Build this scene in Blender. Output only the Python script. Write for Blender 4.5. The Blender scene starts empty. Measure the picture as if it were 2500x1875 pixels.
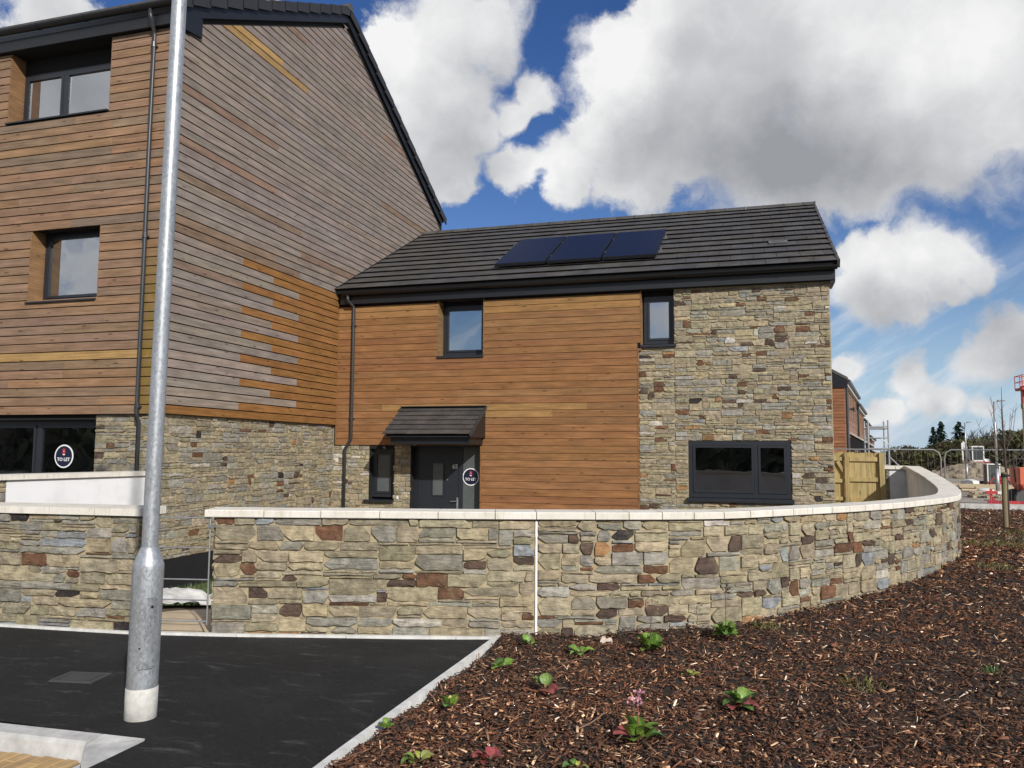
import bpy, bmesh, math, random
import numpy as np
from mathutils import Vector, Matrix, noise as mnoise

sc = bpy.context.scene
COL = sc.collection
R = math.radians

# ------------------------------------------------------------------ camera
cam_d = bpy.data.cameras.new('camera'); cam = bpy.data.objects.new('camera', cam_d); COL.objects.link(cam)
cr = Vector((0.95865497, 0.28450095, 0.00631289)); cu = Vector((0.01798479, -0.0827113, 0.99641125)); cf = Vector((-0.2840021, 0.95510107, 0.08440829))
M = Matrix((cr, cu, -cf)).transposed().to_4x4(); M.translation = (0, 0, 1.58); cam.matrix_world = M
cam_d.sensor_width = 36; cam_d.sensor_fit = 'HORIZONTAL'; cam_d.lens = 28.008; cam_d.clip_end = 6000; cam_d.clip_start = 0.05
sc.camera = cam

# ------------------------------------------------------------------ sun, sky, exposure
SUN_STRENGTH, SKY_STRENGTH = 4.3, 0.10
sun_travel = Vector((-0.66, 0.72, -0.55)).normalized()
sd = bpy.data.lights.new('sun', 'SUN'); sd.energy = SUN_STRENGTH; sd.angle = R(1.2); sd.color = (1.0, 0.955, 0.89)
so = bpy.data.objects.new('sun', sd); COL.objects.link(so); so.location = (20, -20, 30); so.rotation_euler = sun_travel.to_track_quat('-Z', 'Y').to_euler()
sc.view_settings.view_transform = 'Standard'; sc.view_settings.look = 'None'
sc.view_settings.exposure = 0.12; sc.view_settings.gamma = 1.0; sc.view_settings.use_curve_mapping = False
sc.render.engine = 'CYCLES'
sc.cycles.max_bounces = 8; sc.cycles.transparent_max_bounces = 8; sc.cycles.diffuse_bounces = 4; sc.cycles.glossy_bounces = 3

LOBES=[(-0.3203,0.8153,0.4823,0.0495),(-0.2816,0.832,0.478,0.0462),(-0.3581,0.8169,0.4521,0.0561),(-0.3307,0.8447,0.4209,0.0593),(-0.3053,0.8713,0.3842,0.0396),(-0.3385,0.8784,0.3374,0.0363),(-0.3692,0.8557,0.3626,0.0462),(-0.238,0.8731,0.4256,0.0264),(-0.2618,0.878,0.4008,0.023),(-0.1417,0.8817,0.4501,0.046),(-0.1116,0.8927,0.4366,0.0614),(-0.0844,0.8697,0.4863,0.0422),(-0.0468,0.9022,0.4288,0.0844),(0.02,0.8995,0.4364,0.103),(0.0989,0.8928,0.4394,0.111),(0.1732,0.8943,0.4127,0.119),(0.2406,0.8789,0.4119,0.111),(-0.0492,0.9288,0.3674,0.0729),(0.0188,0.9382,0.3455,0.0729),(0.1003,0.933,0.3457,0.0729),(0.1617,0.9286,0.334,0.0614),(-0.1718,0.9073,0.3837,0.0384),(-0.2137,0.9113,0.352,0.0384),(-0.2606,0.9015,0.3456,0.0307),(-0.2132,0.9261,0.3113,0.0307),(-0.1213,0.9341,0.3358,0.0537),(0.2081,0.924,0.3207,0.046),(0.2585,0.9062,0.3348,0.036),(0.1263,0.9673,0.22,0.03),(0.1513,0.9664,0.2077,0.0422),(0.1934,0.9598,0.2037,0.0422),(0.2306,0.9536,0.1933,0.024),(0.1388,0.9735,0.1818,0.032),(0.1756,0.9693,0.1722,0.027),(0.2109,0.9616,0.1758,0.022),(0.1061,0.9889,0.1039,0.017),(0.2662,0.9569,0.116,0.036),(0.1841,0.9777,0.1007,0.015),(0.178,0.9796,0.0931,0.021),(0.1936,0.9786,0.0697,0.02),(0.1569,0.986,0.0569,0.018),(0.2207,0.9732,0.0644,0.017),(0.2504,0.9665,0.0569,0.017),(-0.6759,0.5906,0.4409,0.0566),(-0.6994,0.5757,0.4236,0.0308),(-0.5076,0.7135,0.483,0.0257),(0.1441,0.9885,0.0455,0.012)]

SHADE_LOBES=[(-0.1203,0.9268,0.3557,0.0729,0.5),(-0.0602,0.934,0.3521,0.0882,0.6),(0.0118,0.9427,0.3333,0.092,0.7),(0.0846,0.9406,0.3289,0.092,0.7),(0.1502,0.9384,0.3112,0.0767,0.6),(-0.0123,0.8878,0.46,0.0767,0.45),(0.0522,0.9263,0.3732,0.0997,0.5),(-0.0649,0.9115,0.4062,0.0537,0.15),(0.2051,0.9225,0.3271,0.069,0.3),(-0.3107,0.8883,0.3382,0.0614,0.5),(-0.337,0.8628,0.3769,0.0499,0.35),(-0.3727,0.8649,0.3361,0.0575,0.4),(-0.2777,0.8553,0.4374,0.046,0.25),(0.1481,0.9758,0.1607,0.0537,0.55),(0.2023,0.9656,0.1634,0.0537,0.5),(0.1134,0.9777,0.1768,0.0384,0.3),(0.2662,0.9569,0.116,0.0729,0.9),(0.0996,0.9896,0.1041,0.0422,0.5),(0.1781,0.9785,0.1044,0.0422,0.6)]
BRIGHT_LOBES=[(-0.1491,0.8833,0.4445,0.0614,0.55),(-0.1234,0.8774,0.4636,0.046,0.45),(-0.1127,0.8997,0.4216,0.0499,0.4),(-0.0809,0.8687,0.4888,0.0499,0.4),(0.1813,0.8896,0.4192,0.123,0.45),(0.2458,0.878,0.4107,0.0997,0.45),(0.1229,0.8891,0.4409,0.0767,0.35),(-0.2186,0.9164,0.3353,0.0422,0.4),(-0.2482,0.9125,0.3253,0.0345,0.35),(-0.1854,0.9018,0.3905,0.046,0.3),(-0.3867,0.7951,0.4671,0.0767,0.4),(-0.3548,0.8277,0.4347,0.0614,0.35),(-0.3053,0.8256,0.4745,0.0537,0.25),(0.1326,0.9666,0.2194,0.0499,0.3),(0.1875,0.9608,0.2042,0.0575,0.35),(0.2306,0.9536,0.1933,0.0384,0.3)]

class NT:
    """tiny node-tree helper"""
    def __init__(s, tree): s.t = tree
    def n(s, typ, inputs=None, **props):
        nd = s.t.nodes.new(typ)
        for k, v in props.items(): setattr(nd, k, v)
        for k, v in (inputs or {}).items(): s.put(nd.inputs[k], v)
        return nd
    def put(s, sock, v):
        if isinstance(v, bpy.types.NodeSocket): s.t.links.new(v, sock)
        else: sock.default_value = v
    def math(s, op, a, b=None, c=None, clamp=False):
        nd = s.t.nodes.new('ShaderNodeMath'); nd.operation = op; nd.use_clamp = clamp
        s.put(nd.inputs[0], a)
        if b is not None: s.put(nd.inputs[1], b)
        if c is not None: s.put(nd.inputs[2], c)
        return nd.outputs[0]
    def vmath(s, op, a, b=None, scale=None):
        nd = s.t.nodes.new('ShaderNodeVectorMath'); nd.operation = op
        s.put(nd.inputs[0], a)
        if b is not None: s.put(nd.inputs[1], b)
        if scale is not None: s.put(nd.inputs['Scale'], scale)
        return nd.outputs['Value'] if op in ('DISTANCE', 'LENGTH', 'DOT_PRODUCT') else nd.outputs['Vector']
    def noise(s, vec, scale, detail=4, rough=0.55, color=False, lac=2.0):
        nd = s.t.nodes.new('ShaderNodeTexNoise'); s.put(nd.inputs['Vector'], vec)
        nd.inputs['Scale'].default_value = scale; nd.inputs['Detail'].default_value = detail; nd.inputs['Roughness'].default_value = rough; nd.inputs['Lacunarity'].default_value = lac
        return nd.outputs['Color' if color else 'Fac']
    def ramp(s, fac, lo, hi, a=0.0, b=1.0, smooth=True):
        nd = s.t.nodes.new('ShaderNodeMapRange'); nd.interpolation_type = 'SMOOTHSTEP' if smooth else 'LINEAR'
        s.put(nd.inputs[0], fac)
        for i, v in zip((1, 2, 3, 4), (lo, hi, a, b)): s.put(nd.inputs[i], v)
        return nd.outputs[0]
    def mix(s, fac, a, b, blend='MIX'):
        nd = s.t.nodes.new('ShaderNodeMix'); nd.data_type = 'RGBA'; nd.blend_type = blend
        s.put(nd.inputs[0], fac); s.put(nd.inputs[6], a); s.put(nd.inputs[7], b)
        return nd.outputs[2]

def c4(c): return (c[0], c[1], c[2], 1.0)

def build_world():
    w = bpy.data.worlds.new('World'); sc.world = w; w.use_nodes = True
    # a node group giving cloud density in a direction of the sky
    g = bpy.data.node_groups.new('cloud_density', 'ShaderNodeTree')
    g.interface.new_socket('Vector', in_out='INPUT', socket_type='NodeSocketVector')
    g.interface.new_socket('Density', in_out='OUTPUT', socket_type='NodeSocketFloat'); g.interface.new_socket('Body', in_out='OUTPUT', socket_type='NodeSocketFloat')
    G = NT(g); gi = g.nodes.new('NodeGroupInput'); go = g.nodes.new('NodeGroupOutput')
    v = gi.outputs[0]
    w1 = G.vmath('SUBTRACT', G.noise(v, 7, 3, 0.55, True), (0.5, 0.5, 0.5)); w1 = G.vmath('SCALE', w1, scale=0.085)
    w2 = G.vmath('SUBTRACT', G.noise(v, 26, 4, 0.6, True), (0.5, 0.5, 0.5)); w2 = G.vmath('SCALE', w2, scale=0.028)
    vw = G.vmath('ADD', G.vmath('ADD', v, w1), w2)
    acc = None
    for x, y, z, r in LOBES:
        d = G.vmath('DISTANCE', vw, (x, y, z))
        l = G.math('MULTIPLY_ADD', d, -1.0 / (r * 1.12), 1.0)
        if acc is None: acc = l
        else: acc = G.math('SMOOTH_MAX', acc, l, 0.18)
    acc = G.math('MAXIMUM', acc, -0.6)
    # the same broken cloud over the rest of the sky
    base = G.noise(v, 2.6, 3, 0.5); base = G.math('MULTIPLY_ADD', base, 5.0, -2.45)
    away = G.ramp(G.vmath('DOT_PRODUCT', v, (-0.15, 0.93, 0.33)), 0.70, 0.86, 1.0, 0.0)
    base = G.math('MINIMUM', G.math('MAXIMUM', base, -0.6), 1.0)
    mixn = g.nodes.new('ShaderNodeMix'); mixn.data_type = 'FLOAT'; G.put(mixn.inputs[0], away); G.put(mixn.inputs[2], acc); G.put(mixn.inputs[3], base)
    mid = G.noise(vw, 5.5, 3, 0.5)
    body = G.math('ADD', mixn.outputs[0], G.math('MULTIPLY_ADD', mid, 1.5, -0.75))
    G.put(go.inputs[1], body)
    f = G.noise(vw, 9, 9, 0.62)
    f2 = G.noise(vw, 34, 6, 0.62)
    dens = G.math('ADD', G.math('ADD', mixn.outputs[0], G.math('MULTIPLY_ADD', f, 1.6, -0.80)), G.math('MULTIPLY_ADD', f2, 0.55, -0.275))
    G.put(go.inputs[0], dens)
    N = NT(w.node_tree); nt = w.node_tree; nt.nodes.clear()
    tc = nt.nodes.new('ShaderNodeTexCoord'); v = N.vmath('NORMALIZE', tc.outputs['Generated'])
    sky = nt.nodes.new('ShaderNodeTexSky'); sky.sky_type = 'NISHITA'; sky.sun_disc = False
    sky.sun_elevation = math.asin(-sun_travel.z); sky.sun_rotation = math.atan2(-sun_travel.x, -sun_travel.y)
    sky.air_density = 1.0; sky.dust_density = 0.2; sky.ozone_density = 2.0
    hsv = N.n('ShaderNodeHueSaturation', {'Color': sky.outputs[0], 'Hue': 0.517, 'Saturation': 1.30, 'Value': 0.84})
    def dens(vec):
        nd = nt.nodes.new('ShaderNodeGroup'); nd.node_tree = g; N.put(nd.inputs[0], vec); return nd.outputs[0], nd.outputs[1]
    d0, b0 = dens(v); d1, b1 = dens(N.vmath('ADD', v, (-0.020, 0.0, 0.040)))
    soft = N.ramp(N.noise(v, 4.5, 2, 0.5), 0.38, 0.62, 0.26, 0.80)
    cover = N.ramp(N.math('DIVIDE', N.math('ADD', d0, 0.10), soft), -0.25, 0.75)
    vs = N.vmath('ADD', v, N.vmath('SCALE', N.vmath('SUBTRACT', N.noise(v, 11, 5, 0.6, True), (0.5, 0.5, 0.5)), scale=0.075))
    lit = N.math('MULTIPLY_ADD', N.math('SUBTRACT', b0, b1), 0.22, 0.60)
    for lobes, sg in ((SHADE_LOBES, -0.47), (BRIGHT_LOBES, 0.40)):
        for x, y, z, r, wt in lobes:
            q = N.ramp(N.vmath('DISTANCE', vs, (x, y, z)), 0.0, r * 1.15, wt * sg, 0.0)
            lit = N.math('ADD', lit, q)
    fine = N.math('MULTIPLY_ADD', N.noise(vs, 13, 7, 0.6), 0.50, -0.25)
    edge = N.ramp(d0, 0.0, 0.7, 0.10, -0.03)
    lit = N.math('ADD', N.math('ADD', lit, fine), edge, clamp=True)
    cr_ = nt.nodes.new('ShaderNodeValToRGB'); N.put(cr_.inputs[0], lit)
    e = cr_.color_ramp.elements; e[0].position = 0.0; e[0].color = (3.0, 3.1, 3.35, 1); e[1].position = 0.95; e[1].color = (8.4, 8.4, 8.4, 1)
    m = cr_.color_ramp.elements.new(0.48); m.color = (5.3, 5.4, 5.6, 1)
    # thin high streaks low in the sky
    wv = N.vmath('ADD', v, N.vmath('SCALE', N.noise(v, 5, 3, 0.5, True), scale=0.05))
    al, ac_ = cr * 0.80 + cu * 0.60, cu * 0.80 - cr * 0.60
    sv = N.n('ShaderNodeCombineXYZ', {0: N.math('MULTIPLY', N.vmath('DOT_PRODUCT', wv, tuple(al)), 5.0), 1: N.math('MULTIPLY', N.vmath('DOT_PRODUCT', wv, tuple(ac_)), 30.0), 2: 0.0}).outputs[0]
    st = N.noise(sv, 1.0, 7, 0.6)
    hz = N.ramp(N.vmath('DOT_PRODUCT', v, (0, 0, 1)), 0.08, 0.27, 0.85, 0.0)
    streak = N.math('MULTIPLY', N.ramp(st, 0.44, 0.70), hz)
    hazeb = N.ramp(N.vmath('DOT_PRODUCT', v, (0, 0, 1)), -0.02, 0.24, 0.80, 0.0)
    col = N.mix(hazeb, hsv.outputs[0], (3.6, 5.1, 7.2, 1))
    col = N.mix(streak, col, (6.4, 6.9, 7.6, 1))
    col = N.mix(cover, col, cr_.outputs[0])
    bg = nt.nodes.new('ShaderNodeBackground'); N.put(bg.inputs[0], col); bg.inputs[1].default_value = SKY_STRENGTH
    out = nt.nodes.new('ShaderNodeOutputWorld'); nt.links.new(bg.outputs[0], out.inputs[0])
    w.cycles.sampling_method = 'MANUAL'; w.cycles.sample_map_resolution = 512
build_world()

# ------------------------------------------------------------------ materials
def newmat(name):
    m = bpy.data.materials.new(name); m.use_nodes = True; nt = m.node_tree; nt.nodes.clear()
    N = NT(nt); b = nt.nodes.new('ShaderNodeBsdfPrincipled'); o = nt.nodes.new('ShaderNodeOutputMaterial'); nt.links.new(b.outputs[0], o.inputs[0])
    geo = nt.nodes.new('ShaderNodeNewGeometry')
    return m, N, b, geo.outputs['Position']
def attr(N): return N.n('ShaderNodeAttribute', attribute_name='Col').outputs['Color']
def orand(N): return N.n('ShaderNodeObjectInfo').outputs['Random']
def bump(N, b, h, strength=0.3, dist=0.01):
    nd = N.n('ShaderNodeBump', {'Height': h, 'Strength': strength, 'Distance': dist}); N.put(b.inputs['Normal'], nd.outputs[0])
def scaled(N, p, s): return N.vmath('MULTIPLY', p, s)

def simple(name, col=None, rough=0.5, metal=0.0, var=0.15, vscale=12, bstr=0.0, bscale=60, spec=0.5, bdist=0.004):
    m, N, b, P = newmat(name)
    base = attr(N) if col is None else c4(col)
    n = N.noise(P, vscale, 5, 0.6)
    k = N.ramp(n, 0.25, 0.75, 1 - var, 1 + var, False)
    c = N.mix(1.0, base, N.n('ShaderNodeCombineColor', {0: k, 1: k, 2: k}).outputs[0], 'MULTIPLY')
    N.put(b.inputs['Base Color'], c); b.inputs['Roughness'].default_value = rough; b.inputs['Metallic'].default_value = metal; b.inputs['Specular IOR Level'].default_value = spec
    if bstr: bump(N, b, N.noise(P, bscale, 4, 0.6), bstr, bdist)
    return m

def grey(N, f): return N.n('ShaderNodeCombineColor', {0: f, 1: f, 2: f}).outputs[0]

def m_stone():
    m, N, b, P = newmat('slate_stone')
    base = attr(N)
    blot = N.ramp(N.noise(P, 14, 5, 0.62), 0.28, 0.74, 0.52, 1.36, False)
    strk = N.ramp(N.noise(scaled(N, P, (7, 7, 60)), 1.0, 5, 0.6), 0.3, 0.7, 0.72, 1.20, False)
    c = N.mix(1.0, base, grey(N, N.math('MULTIPLY', blot, strk)), 'MULTIPLY')
    # warm lime bloom and buff staining on the faces
    warm = N.ramp(N.noise(P, 5.5, 4, 0.6), 0.52, 0.74, 0.0, 0.5)
    c = N.mix(warm, c, N.mix(0.5, c, (0.34, 0.285, 0.17, 1)))
    chip = N.ramp(N.noise(P, 75, 3, 0.5), 0.66, 0.74, 0.0, 0.35)
    c = N.mix(chip, c, (0.46, 0.44, 0.38, 1))
    N.put(b.inputs['Base Color'], c); b.inputs['Roughness'].default_value = 0.78; b.inputs['Specular IOR Level'].default_value = 0.35
    h = N.math('ADD', N.noise(scaled(N, P, (10, 10, 55)), 1.0, 6, 0.65), N.math('MULTIPLY', N.noise(P, 22, 4, 0.6), 1.2))
    bump(N, b, h, 0.75, 0.012)
    return m
def m_wood(name, algae=False, upright=False):
    m, N, b, P = newmat(name)
    base = attr(N); rnd = orand(N)
    off = N.n('ShaderNodeCombineXYZ', {0: N.math('MULTIPLY', rnd, 37.0), 1: N.math('MULTIPLY', rnd, 91.0), 2: N.math('MULTIPLY', rnd, 53.0)}).outputs[0]
    Q = N.vmath('ADD', P, off)
    gr = N.noise(scaled(N, Q, (60, 60, 1.3) if upright else (1.3, 1.3, 70)), 1.0, 6, 0.62)
    gr2 = N.noise(scaled(N, Q, (9, 9, 2.2) if upright else (2.2, 2.2, 9)), 1.0, 4, 0.6)
    k = N.math('MULTIPLY', N.ramp(gr, 0.3, 0.7, 0.66, 1.28, False), N.ramp(gr2, 0.3, 0.7, 0.78, 1.2, False))
    c = N.mix(1.0, base, grey(N, k), 'MULTIPLY')
    vor = N.n('ShaderNodeTexVoronoi', {'Vector': scaled(N, Q, (9.0, 9.0, 2.4) if upright else (2.4, 2.4, 9.0)), 'Scale': 1.0})
    kn = N.ramp(vor.outputs['Distance'], 0.05, 0.17, 0.75, 0.0)
    c = N.mix(kn, c, N.mix(1.0, c, (0.30, 0.25, 0.22, 1), 'MULTIPLY'))
    if algae:
        sep = N.n('ShaderNodeSeparateXYZ', {0: P})
        fx = N.ramp(sep.outputs[0], -9.05, -8.86, 0, 1); fz = N.ramp(sep.outputs[2], 5.2, 3.9, 0, 1)
        a = N.math('MULTIPLY', N.math('MULTIPLY', fx, fz), N.ramp(N.noise(P, 5, 4, 0.6), 0.3, 0.6, 0.35, 0.85))
        c = N.mix(a, c, (0.17, 0.115, 0.022, 1))
    N.put(b.inputs['Base Color'], c); b.inputs['Roughness'].default_value = 0.72; b.inputs['Specular IOR Level'].default_value = 0.3
    bump(N, b, gr, 0.35, 0.004)
    return m
def m_glass(name, f0, tint=(0.9, 0.95, 0.95)):
    m = bpy.data.materials.new(name); m.use_nodes = True; nt = m.node_tree; nt.nodes.clear(); N = NT(nt)
    o = nt.nodes.new('ShaderNodeOutputMaterial')
    lw = N.n('ShaderNodeLayerWeight', {'Blend': 0.35})
    f = N.ramp(lw.outputs['Fresnel'], 0.0, 1.0, f0, 1.0, False)
    tr = N.n('ShaderNodeBsdfTransparent', {'Color': c4(tint)}); gl = N.n('ShaderNodeBsdfGlossy', {'Color': (0.93, 0.96, 1, 1), 'Roughness': 0.012})
    geo = nt.nodes.new('ShaderNodeNewGeometry')
    bp = N.n('ShaderNodeBump', {'Height': N.noise(geo.outputs['Position'], 1.7, 2, 0.5), 'Strength': 0.10, 'Distance': 0.02}); N.put(gl.inputs['Normal'], bp.outputs[0])
    mx = nt.nodes.new('ShaderNodeMixShader'); N.put(mx.inputs[0], f); nt.links.new(tr.outputs[0], mx.inputs[1]); nt.links.new(gl.outputs[0], mx.inputs[2]); nt.links.new(mx.outputs[0], o.inputs[0])
    return m
def m_galv(name='galvanised_steel', lo=0.29, hi=0.40):
    m, N, b, P = newmat(name)
    v = N.n('ShaderNodeTexVoronoi', {'Vector': scaled(N, P, (1, 1, 0.6)), 'Scale': 90.0})
    sp = N.n('ShaderNodeSeparateColor', {0: v.outputs['Color']}).outputs[0]
    n = N.noise(scaled(N, P, (1, 1, 0.25)), 9, 6, 0.65)
    k = N.math('ADD', N.math('MULTIPLY', sp, 0.085), N.ramp(n, 0.3, 0.7, lo, hi, False))
    c = N.n('ShaderNodeCombineColor', {0: N.math('MULTIPLY', k, 0.93), 1: N.math('MULTIPLY', k, 0.99), 2: N.math('MULTIPLY', k, 1.06)}).outputs[0]
    sc_ = N.ramp(N.noise(P, 38, 4, 0.7), 0.62, 0.72, 0.0, 0.6)
    c = N.mix(sc_, c, (0.72, 0.72, 0.70, 1))
    N.put(b.inputs['Base Color'], c); b.inputs['Metallic'].default_value = 0.55
    N.put(b.inputs['Roughness'], N.ramp(sp, 0, 1, 0.36, 0.55, False)); bump(N, b, n, 0.25, 0.004)
    return m
def m_tarmac():
    m, N, b, P = newmat('tarmac')
    ag = N.noise(P, 260, 2, 0.5)
    k = N.ramp(ag, 0.3, 0.75, 0.005, 0.019, False)
    scuff = N.noise(N.vmath('MULTIPLY', N.vmath('ADD', P, N.vmath('SCALE', N.noise(P, 2, 2, 0.5, True), scale=0.35)), (2.5, 9.0, 1)), 1.2, 8, 0.68)
    s = N.ramp(scuff, 0.53, 0.78, 0.0, 0.050)
    dust = N.ramp(N.noise(P, 1.1, 5, 0.6), 0.42, 0.75, 0.0, 0.012)
    k = N.math('MULTIPLY', N.math('ADD', N.math('ADD', k, s), dust), N.ramp(N.noise(P, 32, 4, 0.7), 0.3, 0.7, 0.6, 1.4, False))
    spk = N.ramp(N.noise(P, 55, 2, 0.5), 0.745, 0.78, 0.0, 0.22)
    k = N.math('ADD', k, spk)
    c = N.n('ShaderNodeCombineColor', {0: k, 1: k, 2: N.math('MULTIPLY', k, 1.02)}).outputs[0]
    N.put(b.inputs['Base Color'], c); b.inputs['Roughness'].default_value = 0.82; b.inputs['Specular IOR Level'].default_value = 0.28
    bump(N, b, N.math('ADD', ag, N.math('MULTIPLY', N.noise(P, 3, 3, 0.5), 0.4)), 0.5, 0.006)
    return m
def m_coping():
    m, N, b, P = newmat('pale_coping_stone')
    n = N.noise(P, 7, 6, 0.65); s = N.noise(scaled(N, P, (26, 26, 5)), 1.0, 5, 0.65)
    c = N.mix(N.ramp(n, 0.35, 0.72), (0.70, 0.67, 0.61, 1), (0.60, 0.565, 0.49, 1))
    c = N.mix(N.ramp(s, 0.50, 0.76, 0, 0.7), c, (0.44, 0.40, 0.29, 1))
    c = N.mix(N.ramp(N.noise(P, 30, 5, 0.7), 0.60, 0.72, 0, 0.5), c, (0.30, 0.28, 0.22, 1))
    c = N.mix(N.math('MULTIPLY', N.ramp(orand(N), 0, 1, 0, 0.28, False), 1.0), c, (0.52, 0.49, 0.42, 1))
    N.put(b.inputs['Base Color'], c); b.inputs['Roughness'].default_value = 0.85; b.inputs['Specular IOR Level'].default_value = 0.3
    bump(N, b, N.noise(P, 60, 4, 0.6), 0.3, 0.004); return m
def m_render():
    m, N, b, P = newmat('white_render')
    n = N.noise(P, 2.2, 6, 0.65)
    c = N.mix(N.ramp(n, 0.42, 0.75), (0.74, 0.745, 0.76, 1), (0.60, 0.60, 0.60, 1))
    N.put(b.inputs['Base Color'], c); b.inputs['Roughness'].default_value = 0.9
    bump(N, b, N.noise(P, 160, 3, 0.6), 0.5, 0.005); return m
def m_tile():
    m, N, b, P = newmat('roof_tile')
    r = orand(N)
    n = N.noise(P, 3.2, 6, 0.6); n2 = N.noise(P, 40, 4, 0.6)
    k = N.math('MULTIPLY', N.ramp(r, 0, 1, 0.86, 1.16, False), N.math('MULTIPLY', N.ramp(n, 0.3, 0.7, 0.72, 1.32, False), N.ramp(n2, 0.3, 0.7, 0.88, 1.12, False)))
    c = N.mix(1.0, N.mix(N.ramp(N.noise(P, 1.3, 3, 0.5), 0.4, 0.65), (0.060, 0.058, 0.058, 1), (0.066, 0.060, 0.053, 1)), grey(N, k), 'MULTIPLY')
    c = N.mix(N.ramp(N.noise(P, 18, 5, 0.7), 0.69, 0.78, 0, 0.5), c, (0.20, 0.20, 0.18, 1))
    N.put(b.inputs['Base Color'], c); b.inputs['Roughness'].default_value = 0.62; b.inputs['Specular IOR Level'].default_value = 0.4
    bump(N, b, n2, 0.25, 0.004); return m
def m_solar():
    m, N, b, P = newmat('solar_cell')
    N.put(b.inputs['Base Color'], N.mix(N.ramp(N.noise(P, 24, 4, 0.6), 0.70, 0.75), (0.010, 0.012, 0.026, 1), (0.3, 0.3, 0.3, 1)))
    b.inputs['Roughness'].default_value = 0.30; b.inputs['Specular IOR Level'].default_value = 0.12; return m
def m_attr_leaf(name):
    m, N, b, P = newmat(name)
    c = attr(N); r = orand(N)
    k = N.math('MULTIPLY', N.ramp(r, 0, 1, 0.75, 1.3, False), N.ramp(N.noise(P, 45, 3, 0.6), 0.3, 0.7, 0.75, 1.25, False))
    N.put(b.inputs['Base Color'], N.mix(1.0, c, grey(N, k), 'MULTIPLY')); b.inputs['Roughness'].default_value = 0.42
    return m

STONE = m_stone()
MORTAR = simple('lime_mortar', (0.34, 0.282, 0.18), 0.95, var=0.28, vscale=9, bstr=0.6, bscale=90)
WOOD = m_wood('timber_cladding'); WOODA = m_wood('weathered_timber_cladding', True)
ANTH = simple('anthracite_frame', (0.018, 0.021, 0.027), 0.38, var=0.12, vscale=3)
FASC = simple('anthracite_fascia', (0.010, 0.0115, 0.0145), 0.42, var=0.15, vscale=2)
BLACK = simple('bitumen_black', (0.005, 0.005, 0.006), 0.9, var=0.3)
BACK = simple('breather_membrane', (0.006, 0.005, 0.0045), 0.95, var=0.1)
VERGE = simple('dark_verge_plastic', (0.022, 0.023, 0.025), 0.55, var=0.2, vscale=3)
GUTTER = simple('black_gutter', (0.007, 0.007, 0.008), 0.35, var=0.2, vscale=3)
PIPE = simple('grey_plastic_pipe', (0.030, 0.032, 0.036), 0.36, var=0.15, vscale=5)
GLASS = m_glass('window_glass', 0.45); GLASSG = m_glass('window_glass_low', 0.27, (0.75, 0.78, 0.78))
FROST = simple('obscured_glass', (0.085, 0.095, 0.098), 0.22, var=0.15, vscale=6)
ROOM = simple('interior_plaster', (0.62, 0.62, 0.60), 0.9, var=0.05)
WHITE = simple('white_plastic', (0.72, 0.72, 0.70), 0.4, var=0.08)
GALV = m_galv(); GALVD = m_galv('galvanised_door', 0.20, 0.33); TARMAC = m_tarmac(); COPE = m_coping(); RENDER = m_render(); TILE = m_tile(); SOLAR = m_solar()
CONC = simple('kerb_concrete', (0.44, 0.435, 0.42), 0.88, var=0.32, vscale=8, bstr=0.4, bscale=140)
PALECONC = simple('pale_concrete', (0.60, 0.595, 0.57), 0.85, var=0.22, vscale=11, bstr=0.3, bscale=120)
BAND = simple('painted_root_band', (0.50, 0.49, 0.46), 0.8, var=0.25, vscale=16, bstr=0.25, bscale=60)
PAVER = simple('clay_paver', None, 0.85, var=0.22, vscale=16, bstr=0.3, bscale=120)
PATH = simple('buff_path', (0.52, 0.42, 0.28), 0.92, var=0.22, vscale=3, bstr=0.5, bscale=80)
SOIL = simple('mulch_soil', (0.030, 0.019, 0.013), 0.95, var=0.5, vscale=22, bstr=0.9, bscale=60, bdist=0.02)
CHIP = simple('bark_chip', None, 0.88, var=0.3, vscale=70, spec=0.25)
EARTH = simple('site_earth', (0.25, 0.205, 0.145), 0.95, var=0.35, vscale=1.2, bstr=0.6, bscale=6, bdist=0.1)
SITE = simple('site_ground', (0.27, 0.24, 0.19), 0.95, var=0.3, vscale=0.35)
GARDEN = simple('bare_garden_soil', (0.11, 0.085, 0.05), 0.95, var=0.35, vscale=4)
LEAF = m_attr_leaf('leaf'); GRASS = m_attr_leaf('grass_blade'); SCRUB = simple('scrub_twigs', None, 0.95, var=0.25, vscale=0.6, spec=0.1)
FENCE = m_wood('treated_fence_timber', False, True)
PAINT = simple('painted_metal', None, 0.42, var=0.10, vscale=4)
MATT = simple('matt_surface', None, 0.8, var=0.16, vscale=6)
STEEL = simple('dull_steel', (0.40, 0.41, 0.42), 0.42, metal=0.7, var=0.2, vscale=10)
FENCESTEEL = simple('weathered_fence_steel', (0.24, 0.245, 0.25), 0.6, metal=0.3, var=0.2)
SHEET = simple('white_sheeting', (0.62, 0.61, 0.58), 0.6, var=0.25, vscale=7, bstr=0.4, bscale=20, bdist=0.02)
NAVY = simple('sign_navy', (0.008, 0.010, 0.035), 0.4, var=0.04); SIGNW = simple('sign_white', (0.80, 0.80, 0.80), 0.4, var=0.03); SIGNR = simple('sign_red', (0.42, 0.03, 0.045), 0.4, var=0.05)

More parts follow.
